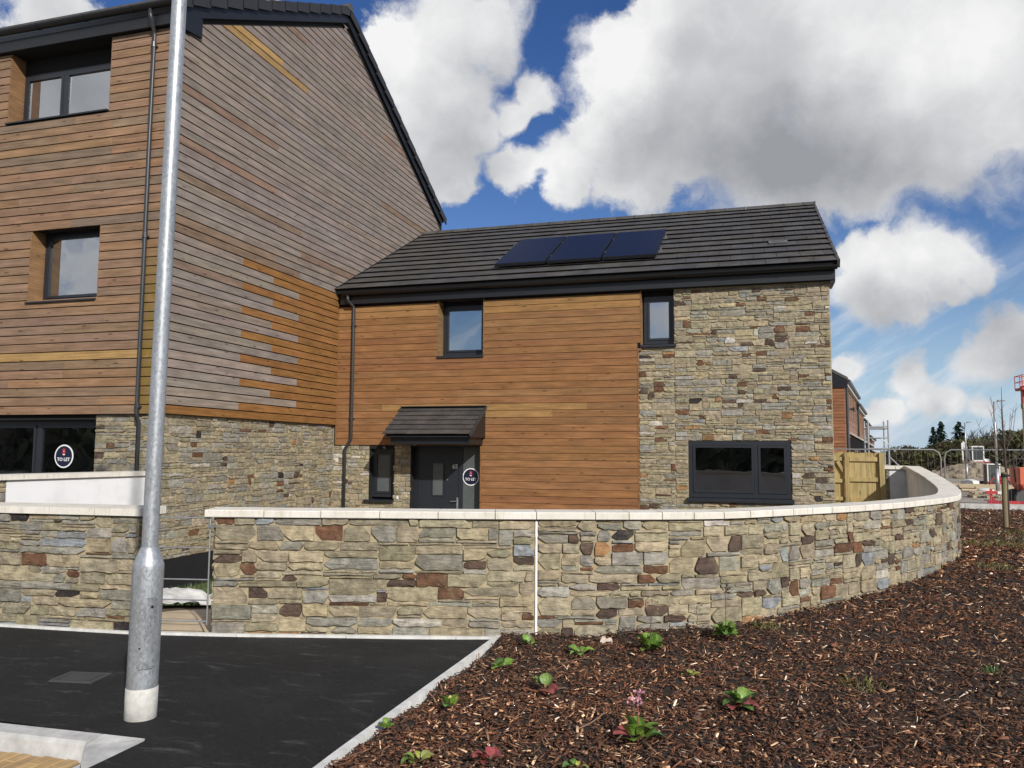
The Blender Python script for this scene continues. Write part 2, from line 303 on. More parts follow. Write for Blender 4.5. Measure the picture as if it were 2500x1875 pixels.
# ------------------------------------------------------------------ mesh helpers
class MB:
    def __init__(s): s.v = []; s.f = []; s.c = []; s.col = (0.5, 0.5, 0.5)
    def face(s, pts, col=None):
        i = len(s.v); s.v.extend([tuple(p) for p in pts]); s.f.append(tuple(range(i, i + len(pts)))); s.c.append(col or s.col)
    def hull(s, a, b, col=None, caps=(True, True)):
        """prism between two equal rings a (bottom) and b (top)"""
        n = len(a); i = len(s.v); s.v.extend([tuple(p) for p in a] + [tuple(p) for p in b]); col = col or s.col
        for k in range(n):
            j = (k + 1) % n; s.f.append((i + k, i + j, i + n + j, i + n + k)); s.c.append(col)
        if caps[0]: s.f.append(tuple(i + k for k in reversed(range(n)))); s.c.append(col)
        if caps[1]: s.f.append(tuple(i + n + k for k in range(n))); s.c.append(col)
    def box(s, x0, x1, y0, y1, z0, z1, col=None):
        s.hull([(x0, y0, z0), (x1, y0, z0), (x1, y1, z0), (x0, y1, z0)], [(x0, y0, z1), (x1, y0, z1), (x1, y1, z1), (x0, y1, z1)], col)
    def obox(s, fn, u0, u1, v0, v1, d0, d1, col=None):
        s.hull([fn(u0, v0, d0), fn(u1, v0, d0), fn(u1, v0, d1), fn(u0, v0, d1)], [fn(u0, v1, d0), fn(u1, v1, d0), fn(u1, v1, d1), fn(u0, v1, d1)], col)
    def tube(s, pts, r, n=8, col=None, caps=True):
        pts = [Vector(p) for p in pts]; rs = r if isinstance(r, (list, tuple)) else [r] * len(pts)
        rings = []; up = Vector((0.03, 0.02, 1.0)).normalized()
        for k, p in enumerate(pts):
            t = (pts[min(k + 1, len(pts) - 1)] - pts[max(k - 1, 0)]).normalized()
            a = t.cross(up)
            if a.length < 0.05: a = t.cross(Vector((1, 0, 0)))
            a.normalize(); b = t.cross(a)
            if rings and a.dot(pa) < 0: a = -a; b = -b
            pa = a
            rings.append([p + (a * math.cos(2 * math.pi * i / n) + b * math.sin(2 * math.pi * i / n)) * rs[k] for i in range(n)])
        i0 = len(s.v); col = col or s.col
        for rg in rings: s.v.extend([tuple(q) for q in rg])
        for k in range(len(rings) - 1):
            for i in range(n):
                j = (i + 1) % n; s.f.append((i0 + k * n + i, i0 + k * n + j, i0 + (k + 1) * n + j, i0 + (k + 1) * n + i)); s.c.append(col)
        if caps:
            s.f.append(tuple(i0 + i for i in reversed(range(n)))); s.c.append(col)
            s.f.append(tuple(i0 + (len(rings) - 1) * n + i for i in range(n))); s.c.append(col)
    def lathe(s, prof, cx, cy, n=24, col=None):
        i0 = len(s.v); col = col or s.col
        for r, z in prof: s.v.extend([(cx + r * math.cos(2 * math.pi * i / n), cy + r * math.sin(2 * math.pi * i / n), z) for i in range(n)])
        for k in range(len(prof) - 1):
            for i in range(n):
                j = (i + 1) % n; s.f.append((i0 + k * n + i, i0 + k * n + j, i0 + (k + 1) * n + j, i0 + (k + 1) * n + i)); s.c.append(col)
    def build(s, name, mat, parent=None, smooth=False, origin=None, kind=None):
        V = np.array(s.v, dtype=np.float64)
        if origin is None: origin = (V.min(0) + V.max(0)) / 2
        origin = np.array(origin, dtype=np.float64)
        me = bpy.data.meshes.new(name); me.from_pydata((V - origin).tolist(), [], s.f)
        a = me.attributes.new('Col', 'FLOAT_COLOR', 'FACE')
        arr = np.ones((len(s.f), 4), dtype=np.float32); arr[:, :3] = np.array([c[:3] for c in s.c], dtype=np.float32); a.data.foreach_set('color', arr.ravel())
        if smooth: me.polygons.foreach_set('use_smooth', [True] * len(s.f))
        me.materials.append(mat); me.update()
        return link(name, me, origin, parent, kind)
def wloc(o):
    p = Vector(o.location)
    while o.parent: o = o.parent; p = p + Vector(o.location)
    return p
def link(name, me, loc, parent=None, kind=None):
    o = bpy.data.objects.new(name, me); COL.objects.link(o)
    loc = Vector([float(q) for q in loc])
    if parent is not None: o.parent = parent; o.location = loc - wloc(parent)
    else: o.location = loc
    if kind: o['kind'] = kind
    return o
def tag(o, label=None, cat=None, group=None, kind=None):
    if label: o['label'] = label
    if cat: o['category'] = cat
    if group: o['group'] = group
    if kind: o['kind'] = kind
    return o
def thing(name, label, cat, loc, group=None):
    o = bpy.data.objects.new(name, None); COL.objects.link(o); o.location = loc; o.empty_display_size = 0.2
    return tag(o, label, cat, group)
def jit(c, a, rng): 
    k = 1 + rng.uniform(-a, a); return (c[0] * k * (1 + rng.uniform(-.04, .04)), c[1] * k, c[2] * k * (1 + rng.uniform(-.06, .06)))
def sm(x, a, b):
    t = min(max((x - a) / (b - a), 0), 1); return t * t * (3 - 2 * t)
def text_part(txt, size, parent, mat, fn, thick=0.002, name='lettering', sx=1.0):
    """raised letters; fn maps (u, v, d) to the world, centred on the word"""
    cu_ = bpy.data.curves.new(name, 'FONT'); cu_.body = txt; cu_.size = size; cu_.align_x = 'CENTER'; cu_.align_y = 'CENTER'; cu_.extrude = thick; cu_.resolution_u = 3; cu_.offset = size * 0.012
    t = bpy.data.objects.new('tmp', cu_); COL.objects.link(t)
    dg = bpy.context.evaluated_depsgraph_get(); me = bpy.data.meshes.new_from_object(t.evaluated_get(dg)); bpy.data.objects.remove(t)
    mb = MB()
    mb.v = [tuple(fn(v.co.x * sx, v.co.y, v.co.z)) for v in me.vertices]; mb.f = [tuple(p.vertices) for p in me.polygons]; mb.c = [(0.8, 0.8, 0.8)] * len(mb.f)
    return mb.build(name, mat, parent)

# ------------------------------------------------------------------ stonework
PAL = {'olive': (0.305, 0.261, 0.176), 'grey': (0.264, 0.247, 0.204), 'blue': (0.235, 0.245, 0.245), 'buff': (0.350, 0.290, 0.185), 'rust': (0.135, 0.066, 0.035), 'brown': (0.085, 0.056, 0.041), 'dark': (0.032, 0.026, 0.025), 'ochre': (0.27, 0.155, 0.070), 'pale': (0.44, 0.41, 0.35)}
def pick(rng, w):
    t = rng.random() * sum(w.values())
    for k, x in w.items():
        t -= x
        if t <= 0: return PAL[k]
    return PAL['olive']
def pack(L, H, rng, hs, ws, obst=(), q=0.0125):
    n = int(round(L / q)); m = int(round(H / q)); out = []
    blk = [[] for _ in range(n)]
    for (a, b, c, d) in obst:
        for i in range(max(0, int(round(a / q))), min(n, int(round(b / q)))): blk[i].append((int(round(c / q)), int(round(d / q))))
    def settle(i, v):
        for c, d in sorted(blk[i]):
            if c <= v < d: v = d
        return v
    def ceil(i, v):
        t = m
        for c, d in blk[i]:
            if c >= v: t = min(t, c)
        return t
    sky = [settle(i, 0) for i in range(n)]
    while True:
        lo = min(sky)
        if lo >= m: break
        i = sky.index(lo); j = i; cp = ceil(i, lo)
        while j < n and sky[j] == lo and ceil(j, lo) == cp: j += 1
        seg = j - i
        h = max(2, int(round(rng.choice(hs) * rng.uniform(0.85, 1.2) / q))); w = int(round(rng.triangular(*ws) / q))
        if h >= 8: w = int(w * 0.85) + 2
        if h <= 3: w = int(w * 1.15)
        lf = (sky[i - 1] - lo) if i > 0 else 0; rt = (sky[j] - lo) if j < n else 0
        if 2 <= lf <= 11 and rng.random() < 0.4: h = lf
        elif 2 <= rt <= 11 and rng.random() < 0.25: h = rt
        w = max(w, int(h * 0.8), 5)
        if seg - w < 7: w = seg if seg <= 38 else seg - 9
        w = min(w, seg)
        if w < 6 and seg == w:
            c_ = [x for x in (lf, rt) if x >= 2]; h = min(h, min(c_)) if c_ else h
        rem = cp - lo
        if rem - h < 2: h = rem if rem <= 12 else rem - 3
        h = min(h, rem)
        out.append((i * q, (i + w) * q, lo * q, (lo + h) * q))
        for k in range(i, i + w): sky[k] = settle(k, lo + h)
    return out
def outline(u0, u1, v0, v1, rng, cutp):
    m = rng.uniform(0.0015, 0.0055); x0, x1, y0, y1 = u0 + m, u1 - m, v0 + m, v1 - m; w, h = x1 - x0, y1 - y0
    cut = []
    for k in range(4):
        if rng.random() < cutp and h > 0.035: a, b = rng.uniform(0.08, 0.34) * min(w, 0.24), rng.uniform(0.2, 0.7) * h
        else: a, b = min(rng.uniform(.002, .011), w * .2), min(rng.uniform(.002, .010), h * .3)
        cut.append([a, b])
    for p, q in ((0, 3), (1, 2)):                         # left pair / right pair share the height
        t = cut[p][1] + cut[q][1]
        if t > 0.86 * h:
            for z in (p, q): cut[z][1] *= 0.86 * h / t
    jy = min(0.006, h * 0.13); pts = []
    def mids(a, b, y):
        r = []
        if abs(b - a) > 0.10:
            for t in ((0.36, 0.66) if abs(b - a) < 0.22 else (0.2, 0.42, 0.63, 0.82)): r.append((a + (b - a) * (t + rng.uniform(-.07, .07)), y + rng.uniform(-jy, jy)))
        return r
    (a0, b0), (a1, b1), (a2, b2), (a3, b3) = cut
    pts += [(x0 + a0, y0)] + mids(x0 + a0, x1 - a1, y0) + [(x1 - a1, y0), (x1, y0 + b1), (x1, y1 - b2), (x1 - a2, y1)] + mids(x1 - a2, x0 + a3, y1) + [(x0 + a3, y1), (x0, y1 - b3), (x0, y0 + b0)]
    return pts
def stone_mesh(mb, pts, fn, rng, col, dmin=0.009, dmax=0.026):
    n = len(pts); cx = sum(p[0] for p in pts) / n; cy = sum(p[1] for p in pts) / n; d = rng.uniform(dmin, dmax); bw = rng.uniform(0.0025, 0.006)
    tu, tv = rng.uniform(-.03, .03), rng.uniform(-.05, .05); i0 = len(mb.v)
    for u, v in pts: mb.v.append(tuple(fn(u, v, -0.003)))
    for u, v in pts:
        dx, dy = cx - u, cy - v; l = math.hypot(dx, dy) or 1; k = min(bw, l * 0.3) / l
        uu, vv = u + dx * k, v + dy * k
        mb.v.append(tuple(fn(uu, vv, max(0.003, d + (uu - cx) * tu + (vv - cy) * tv + rng.uniform(-.0045, .0035)))))
    mb.v.append(tuple(fn(cx, cy, d + rng.uniform(-0.003, 0.009))))
    for k in range(n):
        j = (k + 1) % n
        mb.f.append((i0 + k, i0 + j, i0 + n + j, i0 + n + k)); mb.c.append(tuple(x * 0.96 for x in col))
        mb.f.append((i0 + n + k, i0 + n + j, i0 + 2 * n)); mb.c.append(col)
def stones(items, parent, limit, first_name='stone'):
    """items: (area on screen, builder). The largest become parts of their own, the rest one part."""
    items = sorted(items, key=lambda t: -t[0])
    for k, (a, fnb) in enumerate(items[:limit]):
        mb = MB(); fnb(mb); mb.build(first_name, STONE, parent)
    if items[limit:]:
        mb = MB()
        for a, fnb in items[limit:]: fnb(mb)
        mb.build('small_stone', STONE, parent, kind='stuff')
def stone_items(rects, fn, rng, weights, cutp=0.3, cull=None, dm=(0.009, 0.026)):
    out = []
    for (u0, u1, v0, v1) in rects:
        if cull and cull(u0, u1, v0, v1): continue
        p = Vector(fn((u0 + u1) / 2, (v0 + v1) / 2, 0)); dist = (p - Vector((0, 0, 1.58))).length
        base = pick(rng, weights)
        if base in (PAL['rust'], PAL['brown'], PAL['dark'], PAL['ochre']) and (u1 - u0 > 0.27 or u1 - u0 > 4.2 * (v1 - v0)): base = rng.choice([PAL['olive'], PAL['grey'], PAL['olive']])
        col = jit(base, 0.21, rng)
        if v1 - v0 < 0.04 and max(col) > 0.16 and rng.random() < 0.05: col = jit(PAL['rust'], .3, rng)
        pts = outline(u0, u1, v0, v1, rng, cutp if (u1 - u0) > 0.09 else cutp * 0.4)
        seed = rng.random()
        def b(mb, pts=pts, col=col, seed=seed): stone_mesh(mb, pts, fn, random.Random(seed), col, *dm)
        out.append(((u1 - u0) * (v1 - v0) / dist ** 2, b))
    return out
def panel(mb, fn, u0, u1, v0, v1, holes=(), d=0.0):
    us = sorted({u0, u1, *[min(max(x, u0), u1) for h in holes for x in h[:2]]}); vs = sorted({v0, v1, *[min(max(x, v0), v1) for h in holes for x in h[2:]]})
    for a, b in zip(us, us[1:]):
        for c, e in zip(vs, vs[1:]):
            mu, mv = (a + b) / 2, (c + e) / 2
            if any(h[0] < mu < h[1] and h[2] < mv < h[3] for h in holes): continue
            mb.face([fn(a, c, d), fn(b, c, d), fn(b, e, d), fn(a, e, d)])

# ------------------------------------------------------------------ terrain heights
def bed_z(x, y): return 0.32 * min(max((y - 6.0) / 5.5, 0), 1) ** 1.0
def ground_z(x, y):
    if y < 5.6: return -0.16
    if y < 17.5: return -1.0
    base = -1.0 + 0.75 * sm(y, 17.5, 20.5)
    return base - 4.6 * sm(y, 85, 150) + 60 * sm(y, 420, 2200) * 0.12

# garden wall, plan of its outer face, from the gap by the gate round to the far return
WPTS = [(-4.44, 5.96), (-3.1, 6.33), (-1.77, 6.71), (-0.42, 7.25), (0.43, 8.08), (1.50, 9.46), (2.52, 11.45), (2.88, 13.9), (3.08, 17.0)]
def catmull(pts, step=0.02):
    P = [Vector(p) for p in pts]; P = [2 * P[0] - P[1]] + P + [2 * P[-1] - P[-2]]; out = []
    for i in range(1, len(P) - 2):
        n = max(2, int((P[i + 1] - P[i]).length / step))
        for k in range(n):
            t = k / n; a, b, c, d = P[i - 1:i + 3]
            out.append(0.5 * ((2 * b) + (-a + c) * t + (2 * a - 5 * b + 4 * c - d) * t * t + (-a + 3 * b - 3 * c + d) * t ** 3))
    out.append(P[-2]); return out
WP = catmull(WPTS)
WS = [0.0]
for a_, b_ in zip(WP, WP[1:]): WS.append(WS[-1] + (b_ - a_).length)
WL = WS[-1]; WSA = np.array(WS); WXY = np.array([tuple(p) for p in WP])
def wpos(u):
    x = float(np.interp(u, WSA, WXY[:, 0])); y = float(np.interp(u, WSA, WXY[:, 1]))
    e = 0.08; uc = min(max(u, 0.0), WL); u0, u1 = max(uc - e, 0), min(uc + e, WL)
    tx = float(np.interp(u1, WSA, WXY[:, 0]) - np.interp(u0, WSA, WXY[:, 0])); ty = float(np.interp(u1, WSA, WXY[:, 1]) - np.interp(u0, WSA, WXY[:, 1])); l = math.hypot(tx, ty)
    if u < 0: x += tx / l * u; y += ty / l * u
    return x, y, ty / l, -tx / l
def wlift(u):
    y = wpos(u)[1]; return 0.285 * min(max((y - 11.4) / 5.4, 0), 1)
def wfn(u, v, d):
    x, y, nx, ny = wpos(u); return (x + nx * d, y + ny * d, v + wlift(u))
def inside_wall(x, y):
    """true on the house side of the garden wall"""
    if y < 5.96: return False
    i = int(np.argmin((WXY[:, 0] - x) ** 2 + (WXY[:, 1] - y) ** 2)); px, py, nx, ny = wpos(WS[i])
    if y > 17.0: return x < 3.08
    return (x - px) * nx + (y - py) * ny < 0

# ================================================================== GROUND
def ground():
    mb = MB(); xs = sorted(set([-900, -400, -200, -120, -80, -60, -40, -30, -20, -14, -8, -4, 0, 4, 8, 14, 20, 30, 40, 60, 80, 120, 200, 400, 900, 2200, -2200])); ys = [-600, -300, -120, -60, -30, -10, 0, 5.55, 5.65, 12, 17.45, 18, 18.6, 19.2, 19.8, 20.5, 24, 30, 40, 55, 70, 85, 95, 105, 115, 125, 135, 150, 200, 300, 420, 700, 1200, 2200, 3200]
    idx = {}
    for j, y in enumerate(ys):
        for i, x in enumerate(xs): idx[i, j] = len(mb.v); mb.v.append((x, y, ground_z(x, y)))
    for j in range(len(ys) - 1):
        for i in range(len(xs) - 1): mb.f.append((idx[i, j], idx[i + 1, j], idx[i + 1, j + 1], idx[i, j + 1])); mb.c.append((.3, .3, .3))
    mb.build('ground', SITE, kind='structure', origin=(0, 0, 0))
ground()
def tar_z(x, y): return -0.10 * sm(-y, -3.35, -1.8) + 0.006 * mnoise.noise((x * 0.9, y * 0.9, 0))
def pavement():
    mb = MB()
    def sheet(x0, x1, y0, y1, nx, ny, top=None):
        i0 = len(mb.v)
        for j in range(ny + 1):
            for i in range(nx + 1):
                x = x0 + (x1 - x0) * i / nx; yt = top(x) if top else y1; y = y0 + (yt - y0) * j / ny; mb.v.append((x, y, tar_z(x, y)))
        for j in range(ny):
            for i in range(nx): a = i0 + j * (nx + 1) + i; mb.f.append((a, a + 1, a + nx + 2, a + nx + 1)); mb.c.append((.03, .03, .03))
    wl = lambda x: wall_face_y(x) - 0.05
    sheet(-3.18, -2.095, -9, 3.735, 12, 60); sheet(-3.18, -2.095, 3.735, 6.6, 12, 30, wl); sheet(-14, -3.18, 3.735, 5.8, 90, 24, wl)
    mb.build('pavement', TARMAC, kind='structure', smooth=True)
LW0, LW1 = (-9.6, 5.42), (-5.12, 5.815)            # left garden wall, outer face, left to right
def wall_face_y(x):
    if x <= -4.44: return 5.81 + (x + 5.17) * (0.39 / 4.43) if x < -5.17 else 5.81 + (x + 5.17) * (0.15 / 0.73)
    return float(np.interp(x, WXY[:250, 0], WXY[:250, 1]))
pavement()

# bark mulch bed
def mulch_bed():
    mb = MB(); st = 0.10; xs = np.arange(-2.03, 9.0, st); ys = np.concatenate([np.arange(0.8, 9, 0.1), np.arange(9, 21.15, 0.25)]); idx = {}
    for j, y in enumerate(ys):
        for i, x in enumerate(xs):
            z = bed_z(x, y) + 0.036 * mnoise.noise((x * 2.6, y * 2.6, 0)) + 0.014 * mnoise.noise((x * 9, y * 9, 3)) - 0.012
            idx[i, j] = len(mb.v); mb.v.append((float(x), float(y), z))
    for j in range(len(ys) - 1):
        for i in range(len(xs) - 1):
            cx, cy = xs[i] + st / 2, (ys[j] + ys[j + 1]) / 2
            if cy > 5.9 and cx < 3.2 and inside_wall(cx - 0.16 * 0, cy) and not (not inside_wall(cx + 0.12, cy - 0.10)): continue
            mb.f.append((idx[i, j], idx[i + 1, j], idx[i + 1, j + 1], idx[i, j + 1])); mb.c.append((.02, .02, .02))
    mb.build('mulch_bed', SOIL, kind='structure', smooth=True, origin=(0, 0, 0))
mulch_bed()
def bark_chips():
    rng = np.random.default_rng(5); N = 150000
    y = 1.9 + (20.9 - 1.9) * rng.random(N) ** 1.9; x0 = -2.02; x1 = 0.285 * y + 1.6
    # keep the strip right of the wall only
    wallx = np.interp(y, WXY[:, 1], WXY[:, 0]); wallx = np.where(y > 5.96, np.maximum(wallx, x0), x0)
    wallx = np.where(y > 17, 3.1, wallx)
    x = wallx + (x1 - wallx) * rng.random(N)
    dens = np.clip((x1 - wallx) / (x1 - x0 + 1e-6), 0, 1); keep = rng.random(N) < np.clip(dens * (5.2 / np.maximum(y, 3.6)) ** 0.35, 0, 1)
    x, y = x[keep], y[keep]; n = len(x)
    z = np.array([bed_z(a, b) for a, b in zip(x, y)]); nz = np.array([0.036 * mnoise.noise((a * 2.6, b * 2.6, 0)) + 0.012 * mnoise.noise((a * 9, b * 9, 3)) for a, b in zip(x, y)])
    z = z + nz - 0.006 + rng.random(n) * 0.020
    L = np.clip(rng.lognormal(math.log(0.033), 0.52, n), 0.010, 0.12) * np.clip(y / 7, 1, 1.7); Wd = np.clip(rng.lognormal(math.log(0.0098), 0.48, n), 0.003, 0.034) * np.clip(y / 7, 1, 1.7); Wd = np.minimum(Wd, L); T = rng.uniform(0.0012, 0.0045, n)
    yaw = rng.random(n) * 2 * np.pi; pit = rng.normal(0, 0.32, n); rol = rng.normal(0, 0.42, n)
    cy_, sy_ = np.cos(yaw), np.sin(yaw); cp, sp = np.cos(pit), np.sin(pit); cr_, sr = np.cos(rol), np.sin(rol)
    ax = np.stack([cy_ * cp, sy_ * cp, sp], 1); lat0 = np.stack([-sy_, cy_, np.zeros(n)], 1); nor0 = np.cross(ax, lat0)
    lat = lat0 * cr_[:, None] + nor0 * sr[:, None]; nor = np.cross(ax, lat)
    c = np.stack([x, y, z], 1); V = np.zeros((n, 8, 3)); k = 0
    for sx, sy2, sz in ((-1, -1, -1), (1, -1, -1), (1, 1, -1), (-1, 1, -1), (-1, -1, 1), (1, -1, 1), (1, 1, 1), (-1, 1, 1)):
        tap = rng.uniform(0.45, 1.0, n) if True else 1
        V[:, k] = c + ax * (L * sx * 0.5)[:, None] + lat * (Wd * sy2 * 0.5 * tap)[:, None] + nor * (T * sz * 0.5)[:, None]; k += 1
    F = np.array([(0, 3, 2, 1), (4, 5, 6, 7), (0, 1, 5, 4), (1, 2, 6, 5), (2, 3, 7, 6), (3, 0, 4, 7)])
    F = (F[None] + (np.arange(n) * 8)[:, None, None]).reshape(-1, 4)
    pal = np.array([(0.062, 0.033, 0.021), (0.036, 0.023, 0.017), (0.085, 0.043, 0.025), (0.115, 0.060, 0.036), (0.080, 0.056, 0.045), (0.25, 0.155, 0.090), (0.42, 0.31, 0.205), (0.58, 0.50, 0.40)])
    pr = np.array([0.24, 0.17, 0.22, 0.13, 0.12, 0.066, 0.032, 0.013]); pr /= pr.sum(); ci = rng.choice(len(pal), n, p=pr)
    # patches of redder and of blacker bark
    patch = np.array([mnoise.noise((a * 0.55, b * 0.55, 7)) for a, b in zip(x, y)])
    cols = pal[ci] * rng.uniform(0.75, 1.5, (n, 1)) * np.array([[1.45, 1.28, 1.18]]); cols = cols * np.clip(1 + patch[:, None] * np.array([[0.45, 0.32, 0.22]]), 0.72, 1.5)
    me = bpy.data.meshes.new('bark_chips'); nv = n * 8; nf = len(F)
    me.vertices.add(nv); me.vertices.foreach_set('co', V.reshape(-1)); me.loops.add(nf * 4); me.loops.foreach_set('vertex_index', F.reshape(-1)); me.polygons.add(nf)
    me.polygons.foreach_set('loop_start', np.arange(0, nf * 4, 4)); me.update(calc_edges=True)
    a = me.attributes.new('Col', 'FLOAT_COLOR', 'FACE'); arr = np.ones((nf, 4), dtype=np.float32); arr[:, :3] = np.repeat(cols, 6, 0); a.data.foreach_set('color', arr.ravel())
    me.materials.append(CHIP); o = link('bark_chips', me, (0, 0, 0)); tag(o, 'dark brown bark mulch chips covering the planting bed', 'bark mulch', kind='stuff')
bark_chips()

# edging strips, kerbs, pavers
def edging():
    root = thing('edging', None, None, (-2.06, 5.0, 0)); root['kind'] = 'structure'
    ys = [6.62, 5.70, 4.78, 3.86, 2.94, 2.02, 1.10, 0.18, -0.74]
    for a, b in zip(ys, ys[1:]):
        mb = MB(); x0, x1 = -2.098, -2.046; t = [tar_z(-2.1, a) + 0.022, tar_z(-2.1, b) + 0.022]
        mb.hull([(x0, b + .004, t[1] - .15), (x1, b + .004, t[1] - .15), (x1, a - .004, t[0] - .15), (x0, a - .004, t[0] - .15)], [(x0 + .004, b + .004, t[1]), (x1 - .006, b + .004, t[1]), (x1 - .006, a - .004, t[0]), (x0 + .004, a - .004, t[0])]); mb.build('edging_strip', PALECONC, root)
    xs = [-9.6, -8.7, -7.8, -6.9, -6.0, -5.1, -4.2, -3.3, -2.4, -2.05]
    for a, b in zip(xs, xs[1:]):
        mb = MB(); ya, yb = wall_face_y(a), wall_face_y(b)
        mb.hull([(a + .004, ya - .062, -.12), (b - .004, yb - .062, -.12), (b - .004, yb - .012, -.12), (a + .004, ya - .012, -.12)], [(a + .004, ya - .06, .020), (b - .004, yb - .06, .020), (b - .004, yb - .014, .020), (a + .004, ya - .014, .020)]); mb.build('edging_strip', PALECONC, root)
edging()
def kerbs():
    root = thing('kerb', None, None, (-3.8, 3.67, 0)); root['kind'] = 'structure'
    xs = [-8.0, -7.09, -6.18, -5.27, -4.36, -3.462]
    for a, b in zip(xs, xs[1:]):
        mb = MB(); ya = lambda x: 3.60 + (x + 3.462) * 0.045
        prof = lambda x: [(x, ya(x) - .012, -.22), (x, ya(x) - .012, -.02 - .08), (x, ya(x) + .006, -.018), (x, ya(x) + .022, 0.004), (x, ya(x) + .128, 0.008), (x, ya(x) + .128, -.22)]
        mb.hull(prof(b - .003), prof(a + .003)); mb.build('kerb_stone', CONC, root)
    mb = MB()                                                            # dropper running down to the flush crossing
    A, B, Cc = (-3.456, 3.728, 0.008), (-3.19, 3.742, 0.006), (-3.456, 3.606, -0.012); D, E_ = (-3.456, 3.588, -.10), (-3.19, 3.30, -0.012)
    lo = [(p[0], p[1], -.24) for p in (D, E_, B, A)]
    mb.hull(lo, [D, E_, B, A], caps=(True, False)); mb.face([A, Cc, B]); mb.face([Cc, D, E_]); mb.face([Cc, E_, B]); mb.build('kerb_stone', CONC, root)
    for a, b in ((3.58, 3.0), (2.994, 2.1), (2.094, 1.2)):
        mb = MB(); zl, zr = -0.097, lambda y: tar_z(-3.19, y) - 0.004
        mb.hull([(-3.456, b, -.24), (-3.19, b, -.24), (-3.19, min(a, 3.292), -.24), (-3.456, a, -.24)], [(-3.456, b, zl), (-3.19, b, zr(b)), (-3.19, min(a, 3.292), zr(a)), (-3.456, a, zl)]); mb.build('kerb_stone', PALECONC, root)
    # kerb at the far end of the planting bed
    for k in range(8):
        mb = MB(); x = 3.0 + k * 0.92; mb.box(x + .004, x + .912, 21.15, 21.30, -.1, .43); mb.build('kerb_stone', CONC, root)
kerbs()
def paving():
    rng = random.Random(9); root = thing('block_paving', None, None, (-4.6, 3.3, -.1)); root['kind'] = 'structure'
    mb = MB(); mb.box(-9, -3.46, -2, 3.58, -.20, -.094, (.2, .15, .09)); mb.build('bedding_sand', MATT, root)
    n = 0
    for i in range(26):
        x = -3.462 - 0.073 * (i + 1); off = 0.10 * (i % 2) + rng.uniform(-.004, .004)
        for j in range(5):
            y1 = 3.575 + (x + 3.4) * 0.062 - off - 0.205 * j + 0.1; y0 = y1 - 0.201
            y1 = min(y1, 3.578 + (x + 3.43) * 0.062)
            if y1 - y0 < .03: continue
            b = MB(); c = jit((0.40, 0.265, 0.125), .16, rng); z = -.074 + rng.uniform(-.003, .003)
            b.hull([(x, y0, -.15), (x + .069, y0, -.15), (x + .069, y1, -.15), (x, y1, -.15)], [(x, y0, z - .004), (x + .069, y0, z - .004), (x + .069, y1, z - .004), (x, y1, z - .004)], c, (False, False))
            b.hull([(x, y0, z - .004), (x + .069, y0, z - .004), (x + .069, y1, z - .004), (x, y1, z - .004)], [(x + .005, y0 + .005, z), (x + .064, y0 + .005, z), (x + .064, y1 - .005, z), (x + .005, y1 - .005, z)], c, (False, True))
            b.build('paver', PAVER, root); n += 1
paving()
def utility_cover():
    t = thing('utility_cover', 'small grey metal utility cover set flush in the black tarmac', 'utility cover', (-4.46, 4.58, 0.0))
    c = Vector((-4.46, 4.58)); a = Vector((0.98, 0.18)); b = Vector((-0.18, 0.98))
    P = lambda u, v, z: (c.x + a.x * u + b.x * v, c.y + a.y * u + b.y * v, z)
    mb = MB(); w, h = .155, .115
    for (u0, u1, v0, v1) in ((-w, w, -h, -h + .02), (-w, w, h - .02, h), (-w, -w + .02, -h + .02, h - .02), (w - .02, w, -h + .02, h - .02)): mb.obox(lambda u, v, d: P(u, v, d), u0, u1, v0, v1, -.05, .010, (.055, .055, .055))
    mb.build('frame', MATT, t)
    mb = MB(); mb.obox(lambda u, v, d: P(u, v, d), -w + .023, w - .023, -h + .023, h - .023, -.05, .008, (.030, .030, .030))
    for k in range(7): mb.obox(lambda u, v, d: P(u, v, d), -.11, .11, -.075 + k * .023, -.068 + k * .023, .008, .0105, (.05, .05, .05))
    mb.build('lid', MATT, t)
utility_cover()

